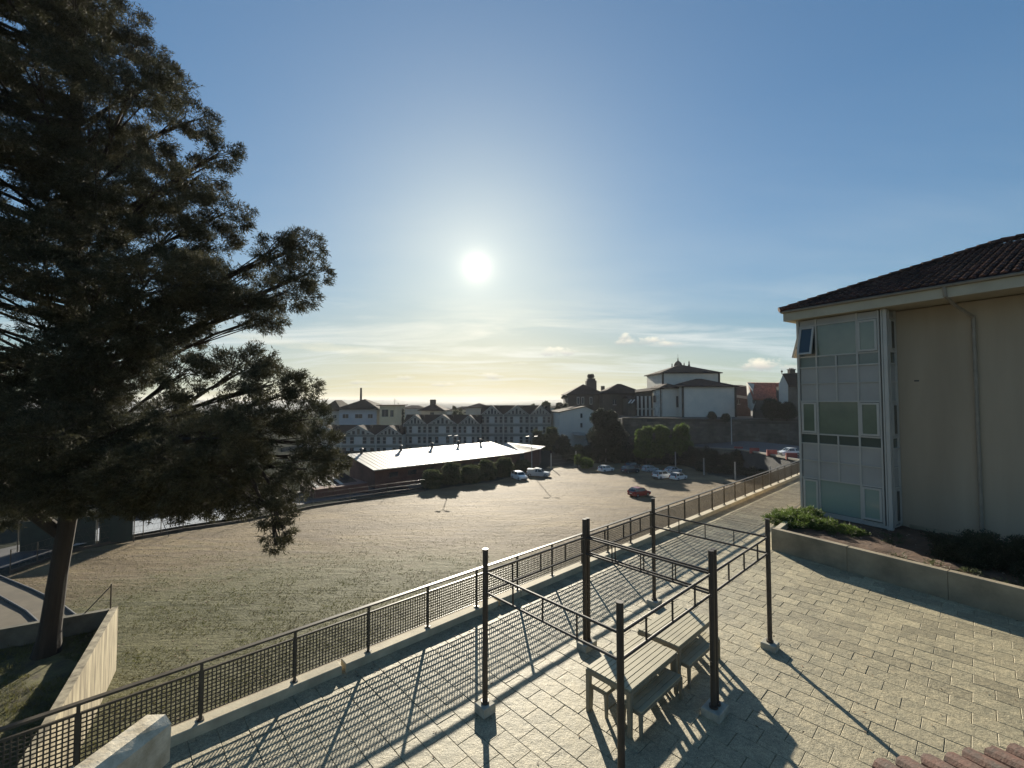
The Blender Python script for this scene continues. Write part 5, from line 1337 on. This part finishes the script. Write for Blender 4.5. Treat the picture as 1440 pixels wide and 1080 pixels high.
for a, b_ in zip(RP[:-1], RP[1:]):
    m.ext([(a.x, a.y - .25, -13), (b_.x, b_.y - .25, -13), (b_.x, b_.y - .25, b_.z - .25), (a.x, a.y - .25, a.z - .25)], (0, .22, 0)); e.beam(a + ZZ * .05, b_ + ZZ * .05, .5, .36)
tag(m.obj('road_retaining_wall', M_dconc), 'dark concrete wall carrying the raised road at the right', 'wall'); tag(e.obj('road_kerb', M_path), kind='structure')
RZ = -5.5
def rz_(p):
    best = min(range(len(RP)), key=lambda k: (RP[k].xy - p.xy).length); return RP[best].z
for i, (px, py) in enumerate(((1038.5, 632), (1061, 634.5), (1085.5, 638), (1113, 643))):
    p = at(px, py + 3, [109, 100, 92, 85][i]); p = Vector((p.x, p.y, p.z))
    t = thing('road_barrier', p, ['red plastic barrier farthest left on the raised road', 'second red plastic barrier from the left on the raised road', 'red plastic barrier left of the white car on the raised road', 'red plastic barrier in front of the white car on the raised road'][i], 'barrier', 'red plastic road barriers', rz=R(rnd.uniform(-25, 5)))
    m = MB(); m.ext([(-1.0, -.32, 0), (-1.0, .32, 0), (-1.0, .22, .5), (-1.0, .14, 1.25), (-1.0, -.14, 1.25), (-1.0, -.22, .5)], (2.0, 0, 0)); m.obj('barrier_body', M_bar, t, world=False)
    m = MB(); m.box((-.45, -.29, .12), (.35, .05, .16)); m.box((.45, -.29, .12), (.35, .05, .16)); m.obj('fork_slots', M_plast, t, world=False, kind='stuff')

# ------------------------------------------------------------------ cars
PAINT = {}
def paint(name, c, rough=.28):
    if name not in PAINT:
        m = bpy.data.materials.new('paint ' + name); m.use_nodes = True; b = m.node_tree.nodes['Principled BSDF']
        b.inputs['Base Color'].default_value = rgb(*c); b.inputs['Roughness'].default_value = rough; b.inputs['Coat Weight'].default_value = .6; b.inputs['Coat Roughness'].default_value = .08; PAINT[name] = m
    return PAINT[name]
PROF = {  # (x, z) roofline from nose (x=0) to tail, and glass zone
 'hatch': dict(L=3.95, W=1.72, low=[(0, .35), (.02, .62), (.25, .76), (.95, .92), (3.75, .98), (3.93, .85), (3.95, .38)], cab=[(.98, .90), (1.62, 1.40), (2.2, 1.49), (3.1, 1.46), (3.55, 1.28), (3.82, .93)]),
 'suv': dict(L=4.35, W=1.82, low=[(0, .42), (.02, .78), (.22, .92), (1.05, 1.06), (4.15, 1.10), (4.33, .95), (4.35, .42)], cab=[(1.08, 1.04), (1.68, 1.56), (2.3, 1.67), (3.6, 1.63), (4.0, 1.42), (4.2, 1.06)]),
 'saloon': dict(L=4.45, W=1.76, low=[(0, .35), (.02, .62), (.28, .76), (1.15, .92), (3.7, .97), (4.38, .92), (4.45, .4)], cab=[(1.2, .90), (1.85, 1.36), (2.4, 1.43), (3.0, 1.40), (3.75, .96)]),
 'pickup': dict(L=5.0, W=1.80, low=[(0, .5), (.02, .85), (.25, .98), (1.3, 1.08), (4.95, 1.08), (5.0, .95), (5.0, .5)], cab=[(1.3, 1.06), (1.8, 1.62), (2.3, 1.70), (2.95, 1.68), (3.15, 1.06)]),
}
def car(kind, p, yaw, pm, label, group='cars parked on the dirt field', name='parked_car'):
    c_ = PROF[kind]; Ln, Wd = c_['L'], c_['W']; t = thing(name, p, label, 'car', group, rz=yaw); K = dict(world=False)
    # body: rounded in plan by three sections across the width
    secs = [(-.5, .93, .06), (-.42, 1.0, 0), (.42, 1.0, 0), (.5, .93, .06)]; n = len(c_['low'])
    vs = []
    for (y, sc, dz_) in secs:
        for (x, z) in c_['low']: vs.append(((x - Ln / 2) * (sc if sc < 1 else 1), y * Wd, z - (dz_ if z > .5 else -dz_)))
        vs.append((Ln / 2 * .9 * sc, y * Wd, .2)); vs.append((-Ln / 2 * .93 * sc, y * Wd, .2))
    N = n + 2; fs_ = [tuple(range(N)), tuple(range(3 * N, 4 * N))[::-1]]
    for s_ in range(3):
        for j in range(N): fs_.append((s_ * N + j, (s_ + 1) * N + j, (s_ + 1) * N + (j + 1) % N, s_ * N + (j + 1) % N))
    m = MB(); m.add(vs, fs_); m.obj('body', pm, t, **K)
    # cabin glass, narrower at the top; roof panel and pillars painted
    cb_ = c_['cab']; zm = max(z for _, z in cb_); zb_ = min(z for _, z in cb_)
    wy = lambda z: Wd * (.455 - .085 * (z - zb_) / (zm - zb_))
    vs = [(x - Ln / 2, s_ * wy(z), z) for s_ in (-1, 1) for (x, z) in cb_]; k = len(cb_)
    m = MB(); m.add(vs, [tuple(range(k)), tuple(range(k, 2 * k))[::-1]] + [(j, k + j, k + (j + 1) % k, (j + 1) % k) for j in range(k)]); m.obj('cabin_glass', M_dglass, t, **K)
    top = [q for q in cb_ if q[1] > zb_ + (zm - zb_) * .72]; vs = []
    for (x, z) in top: vs += [(x - Ln / 2, -wy(z) - .01, z + .012), (x - Ln / 2, wy(z) + .01, z + .012)]
    kk = len(top); m = MB(); m.add(vs, [(2 * j, 2 * j + 1, 2 * j + 3, 2 * j + 2) for j in range(kk - 1)])
    m.add([(v[0], v[1], v[2] - .05) for v in vs], [(2 * j, 2 * j + 2, 2 * j + 3, 2 * j + 1) for j in range(kk - 1)])
    for s_ in (-1, 1): m.box(((top[0][0] + top[-1][0]) / 2 - Ln / 2, s_ * (wy(zm) + .012), zm - .06), (top[-1][0] - top[0][0], .03, .07))
    m.obj('roof', pm, t, **K)
    for s_ in (-1, 1):
        m = MB()
        mids = [(cb_[0], cb_[1]), (cb_[-1], cb_[-2])]
        for (a, b_) in mids: m.beam((a[0] - Ln / 2, s_ * (wy(a[1]) + .005), a[1]), (b_[0] - Ln / 2, s_ * (wy(b_[1]) + .005), b_[1]), .07, .07)
        xm = (cb_[1][0] + cb_[-2][0]) / 2 - Ln / 2 + .1; m.beam((xm, s_ * (wy(zb_) + .01), zb_), (xm, s_ * (wy(zm) + .01), zm - .05), .09, .04, up=(0, 1, 0)); m.obj('pillars', pm, t, kind='stuff', **K)
        rw_ = .33 if kind in ('suv', 'pickup') else .30
        for x in (-Ln / 2 + .82, Ln / 2 - .78):
            m = MB(); m.tube((x, s_ * (Wd / 2 - .21), rw_), (x, s_ * (Wd / 2 + .012), rw_), rw_, n=16); w_ = m.obj('wheel', M_tyre, t, **K)
            m = MB(); m.tube((x, s_ * (Wd / 2 + .0), rw_), (x, s_ * (Wd / 2 + .028), rw_), rw_ * .62, rw_ * .5, n=10); m.obj('rim', M_rim, w_, **K)
        m = MB(); m.box((-Ln / 2 + .09, s_ * Wd * .36, c_['low'][1][1] + .03), (.16, .36, .14)); m.obj('headlight', M_lamp, t, **K)
        m = MB(); m.box((Ln / 2 - .07, s_ * Wd * .40, c_['low'][-2][1] - .02), (.14, .22, .26)); m.obj('tail_light', M_tail, t, **K)
        m = MB(); m.box((cb_[0][0] - Ln / 2 + .35, s_ * (Wd / 2 + .05), zb_ + .08), (.1, .18, .12)); m.obj('mirror', pm, t, **K)
    m = MB(); m.box((Ln / 2 - .02, 0, .42), (.10, Wd * .86, .24)); m.obj('rear_bumper', M_plast if kind == 'suv' else pm, t, **K)
    m = MB(); m.box((-Ln / 2 + .02, 0, .38), (.10, Wd * .84, .20)); m.obj('front_bumper', M_plast, t, **K)
    m = MB(); m.box((Ln / 2 + .035, 0, .62), (.02, .5, .12)); m.obj('number_plate', M_lamp, t, **K)
    if kind == 'pickup':
        m = MB(); m.box((Ln / 2 - .95, 0, 1.085), (1.7, Wd * .82, .02)); m.obj('load_bed', M_plast, t, **K)
        m = MB(); m.box((Ln / 2 - 2.2, 0, 1.62), (.9, Wd * .74, .35)); m.box((Ln / 2 - 1.0, 0, 1.35), (1.7, Wd * .8, .5)); m.obj('hard_top', pm, t, **K)
    return t
def fz(px, py): p = fp(px, py); return Vector((p.x, p.y, gz(p.x, p.y) - .01))
PWt, PSi, PDk, PRd = paint('white', (.72, .72, .70)), paint('silver', (.38, .40, .41), .32), paint('dark', (.03, .035, .04)), paint('red', (.22, .012, .018))
# yaw: nose points along local -x
car('suv', fz(730, 674), R(118), PWt, 'white off road car facing the camera beside the row of bushes')
car('pickup', fz(757, 670), R(165), PSi, 'silver pickup with pale canopy at the end of the bushes')
car('hatch', fz(852, 663), R(-148), PWt, 'white hatchback standing alone left of the dark cars')
car('suv', fz(886, 664.5), R(-152), PDk, 'black off road car at the front of the dark pair')
car('hatch', fz(890, 658), R(-150), PDk, 'dark hatchback behind the black off road car')
car('hatch', fz(914, 663), R(-155), PSi, 'silver hatchback right of the dark cars')
car('suv', fz(931, 672.5), R(-150), PWt, 'white off road car in the front of the right group, left one')
car('saloon', fz(946, 665), R(-150), PSi, 'silver car mostly hidden behind the two white cars')
car('hatch', fz(954, 674.5), R(-145), PWt, 'white hatchback rightmost in the parked group')
car('hatch', fz(899, 697), R(-150), PRd, 'single red hatchback out on the open dirt field')
p = at(1110, 640, 88); car('hatch', Vector((p.x, 88, p.z)), R(2), PWt, 'white hatchback on the raised road beside the beige building', 'cars on the raised road')

# ------------------------------------------------------------------ vegetation in the distance
def tree_at(px, py_base, py_top, Y, wpx, zb, m, name, label, cat='tree', group=None, dens=26, ln=.34, wd=.11, n=9, k=4, conif=False, seed=1):
    rr = random.Random(seed * 77 + int(px)); c = at(px, py_top, Y); base = Vector((c.x, Y, zb)); top = c.z; hh = top - zb; W2 = wpx * Y / 610 / 2
    t = thing(name, base, label, cat, group)
    lo = []
    for i in range(int(n * 2.3)):
        f_ = rr.random(); zz = zb + hh * (.30 + .62 * f_); rr_ = W2 * (1 - .75 * abs(f_ - .35) ** 1.3) * (.62 if not conif else (1.05 - f_) * .7); a_ = rr.uniform(0, 6.28)
        off_ = W2 * .55 * math.sqrt(rr.random()) * (1 - f_ * .5)
        R_ = max(.35, min(rr_ * rr.uniform(.4, .75), (top - zz) + .2)); lo.append((base.x + off_ * math.cos(a_), Y + off_ * math.sin(a_), zz, R_, R_ * .8))
    lo.append((base.x + rr.uniform(-.25, .25) * W2, Y, top - W2 * .30, W2 * .38, W2 * .30)); lo.append((base.x, Y, zb + hh * .45, W2 * .72, hh * .26))
    m_ = MB(); m_.path([base - ZZ * .2, base + ZZ * hh * .4, base + ZZ * hh * .85], [.035 * hh, .024 * hh, .01], 7)
    for q in lo[:6]: m_.path([base + ZZ * hh * .25, Vector((base.x, Y, zb + hh * .35)).lerp(Vector(q[:3]), .5), Vector(q[:3])], [.016 * hh, .01 * hh, .02], 5)
    m_.obj('trunk', M_bark, t)
    crown_obj('crown', lo, dens, ln, wd, m, t, k, .9, .34, .15)
    return t
FG = lambda x, y: gz(x, y)
bushes = [(607, 694, 662, 92, 42), (635, 690, 652, 95, 40), (661, 685, 656, 99, 46), (684, 681, 648, 103, 38), (707, 676, 645, 107, 42), (736, 668, 648, 111, 32)]
for i, (px, pb, pt, Y, w) in enumerate(bushes):
    p = fp(px, pb); Yb = p.y + 6.0; zb = gz(0, Yb) - .8
    tree_at(px, pb, pt, Yb, w, zb, M_leaf, 'bush', ['leftmost bush of the row before the hall', 'second bush of the row before the hall, under the lamp post', 'third bush of the row before the hall', 'fourth bush of the row, tall and rounded', 'fifth bush of the row, beside the off road car', 'last bush of the row, behind the pickup'][i], 'bush', 'row of bushes before the long hall', dens=30, ln=.42, wd=.11, n=16, seed=i)
for i, (px, pt, w) in enumerate(((906, 600, 42), (932, 598, 42), (958, 597, 42))):
    tree_at(px, 650, pt, 116 + i * .5, w, -11.8, M_bright, 'broadleaf_tree', ['left one of three bright green trees before the stone wall', 'middle one of three bright green trees before the stone wall', 'right one of three bright green trees before the stone wall'][i], 'tree', 'three young trees before the stone wall', dens=30, ln=.5, wd=.10, n=18, seed=i + 20)
tree_at(853, 650, 576, 124, 80, -12, M_dark, 'magnolia_tree', 'big dark glossy round tree between the white house and bright trees', dens=34, ln=.42, wd=.16, n=16, seed=40)
for i, (px, pt, Y, w, nm, lab, mm) in enumerate([
    (775, 600, 135, 36, 'garden_tree', 'green tree before the right end of the row houses', M_leaf),
    (757, 604, 137, 28, 'garden_tree', 'slender tree in front of the tall end row house', M_leaf),
    (792, 612, 128, 36, 'garden_tree', 'dark tree just left of the white house', M_dark),
    (812, 626, 124, 34, 'garden_tree', 'low tree at the foot of the white house', M_leaf),
    (765, 563, 175, 34, 'tall_tree', 'tall round tree showing above the end of the row houses', M_leaf),
    (785, 566, 172, 26, 'tall_tree', 'tree left of the convent', M_dark),
    (794, 556, 165, 18, 'tall_tree', 'narrow dark tree touching the convent corner', M_dark),
    (748, 568, 180, 18, 'tall_tree', 'small tree top right of the row house roofs', M_leaf),
    (640, 571, 210, 16, 'tall_tree', 'distant tree top between the two roof groups', M_leaf),
    (648, 574, 205, 14, 'tall_tree', 'lower distant tree top left of the tall row houses', M_leaf),
    (566, 575, 190, 12, 'tall_tree', 'small dark tree top right of the cream house', M_dark),
    (825, 645, 108, 26, 'shrub', 'yellowish shrub on the field edge below the white house', M_bright),
    (1001, 580, 127.3, 16, 'shrub', 'dark shrub overhanging the stone wall below the church', M_dark),
    (1020, 583, 127.3, 18, 'shrub', 'ivy clump on the coping right of the church corner', M_dark),
    (1085, 561, 128.9, 42, 'garden_tree', 'big black shrub before the stone house with the red roof', M_dark),
    (1106, 566, 128.6, 34, 'garden_tree', 'dark shrub against the beige building edge', M_dark),
    (812, 640, 109.5, 10, 'shrub', 'small pale shrub on the earth heap', M_bright)]):
    zb = {'shrub': None}.get(nm, 0)
    if nm == 'shrub': zb = at(px, pt, Y).z - (2.2 if pt < 620 else 2.0); zb = zb if pt < 620 else gz(0, Y)
    elif pt < 570 and Y > 130: zb = -12
    elif px > 1050: zb = -.9
    else: zb = -11.6
    tree_at(px, 650, pt, Y, w, zb, mm, nm, lab, 'shrub' if nm == 'shrub' else 'tree', dens=22, ln=.42, wd=.14, n=10, seed=60 + i)
# dark hedges behind the cars and along the service road
def hedge(pts_, w, h, m, label, name='hedge', dens=26, ln=.36, wd=.12):
    t = thing(name, pts_[0], label, 'hedge'); lo = []; rr = random.Random(len(label)); mb = MB()
    for a, b_ in zip(pts_[:-1], pts_[1:]):
        L_ = (Vector(b_) - Vector(a)).length; n_ = max(1, int(L_ / (w * .55)))
        for i in range(n_):
            q = Vector(a).lerp(Vector(b_), (i + rr.random()) / n_); hh = h * rr.uniform(.75, 1.12)
            lo.append((q.x, q.y, q.z + hh * .52, w * .6 * rr.uniform(.8, 1.2), hh * .5))
        for i in range(max(2, int(L_ / 3))):
            q = Vector(a).lerp(Vector(b_), i / max(2, int(L_ / 3))); mb.path([q, q + ZZ * h * .7], [.08, .03], 5)
    mb.obj('stems', M_bark, t, kind='stuff'); crown_obj('foliage', lo, dens, ln, wd, m, t, 4, .9, .34, .2, kind='stuff')
Zf = lambda x, y: gz(x, y)
hedge([(15, 122, -11.6), (28, 120, -11.6), (40, 117, -11.6), (52, 111, -11.5), (60, 103, -11.3)], 3.6, 4.6, M_dark, 'dark overgrown hedge behind the parked cars below the stone wall')
hedge([(44, 104, -11.2), (54, 96, -11.1), (60, 84, -10.9)], 2.2, 1.8, M_dark, 'low bramble hedge at the foot of the raised road wall')
hedge([(-60, 60, Zf(0, 60)), (-48, 66, Zf(0, 66)), (-38, 73, Zf(0, 70))], 3.4, 4.5, M_dark, 'dark hedge beyond the bright footway behind the conifer')
hedge([(-95, 40, Zf(0, 40)), (-78, 50, Zf(0, 50)), (-62, 59, Zf(0, 58))], 4.0, 6.5, M_dark, 'tall dark hedge at the far left beyond the conifer')
hedge([(-56, 37.5, Zf(0, 37)), (-50, 38.5, Zf(0, 38))], 2.2, 1.6, M_dark, 'dark bramble clump beside the path at the left edge')
# green mesh sports fence behind the conifer trunk
t = thing('mesh_screen', (-44, 46, -10), 'green screened fence panel behind the conifer trunk', 'fence')
M_scr = mat('green screen cloth', (0.022, 0.034, 0.026), .8, .15, 1)
for k in range(3):
    x = -49 + k * 3; m = MB(); m.box((x, 45.5 + k * 1.1, Zf(x, 45) + 1.6), (2.9, .04, 3.0), yaw=.36); m.obj('screen_panel', M_scr, t)
for k in range(4):
    x = -50.5 + k * 3; m = MB(); m.tube((x, 44.9 + k * 1.1, Zf(x, 45) - .1), (x, 44.9 + k * 1.1, Zf(x, 45) + 3.2), .05, n=6); m.obj('post', M_rail, t)
# far wood on the plateau
lo = []; rr = random.Random(9)
for k in range(150):
    Y = rr.uniform(230, 620); px = rr.uniform(380, 1150); p = at(px, 575, Y); lo.append((p.x, Y, -15 + rr.uniform(0, 2.5), rr.uniform(4, 9), rr.uniform(3.5, 6)))
o = crown_obj('distant_wood', lo, 2.2, 1.5, .7, M_leaf, None, 2, .9, .34, .2, kind='stuff'); tag(o, 'distant belt of trees between the far town houses', 'trees')

# ------------------------------------------------------------------ evening haze over the land
hz_m = bpy.data.materials.new('evening haze'); hz_m.use_nodes = True; t_ = hz_m.node_tree; t_.nodes.clear()
pv_ = t_.nodes.new('ShaderNodeVolumePrincipled'); pv_.inputs['Color'].default_value = (0.95, 0.96, 1.0, 1)
pv_.inputs['Density'].default_value = 0.00009; pv_.inputs['Anisotropy'].default_value = 0.25
o_ = t_.nodes.new('ShaderNodeOutputMaterial'); t_.links.new(pv_.outputs[0], o_.inputs['Volume'])
m = MB(); m.box((0, 1950, 3.0), (6900, 4900, 64)); hb = m.obj('haze', hz_m, kind='stuff')
hb['label'] = 'thin evening haze over the land'
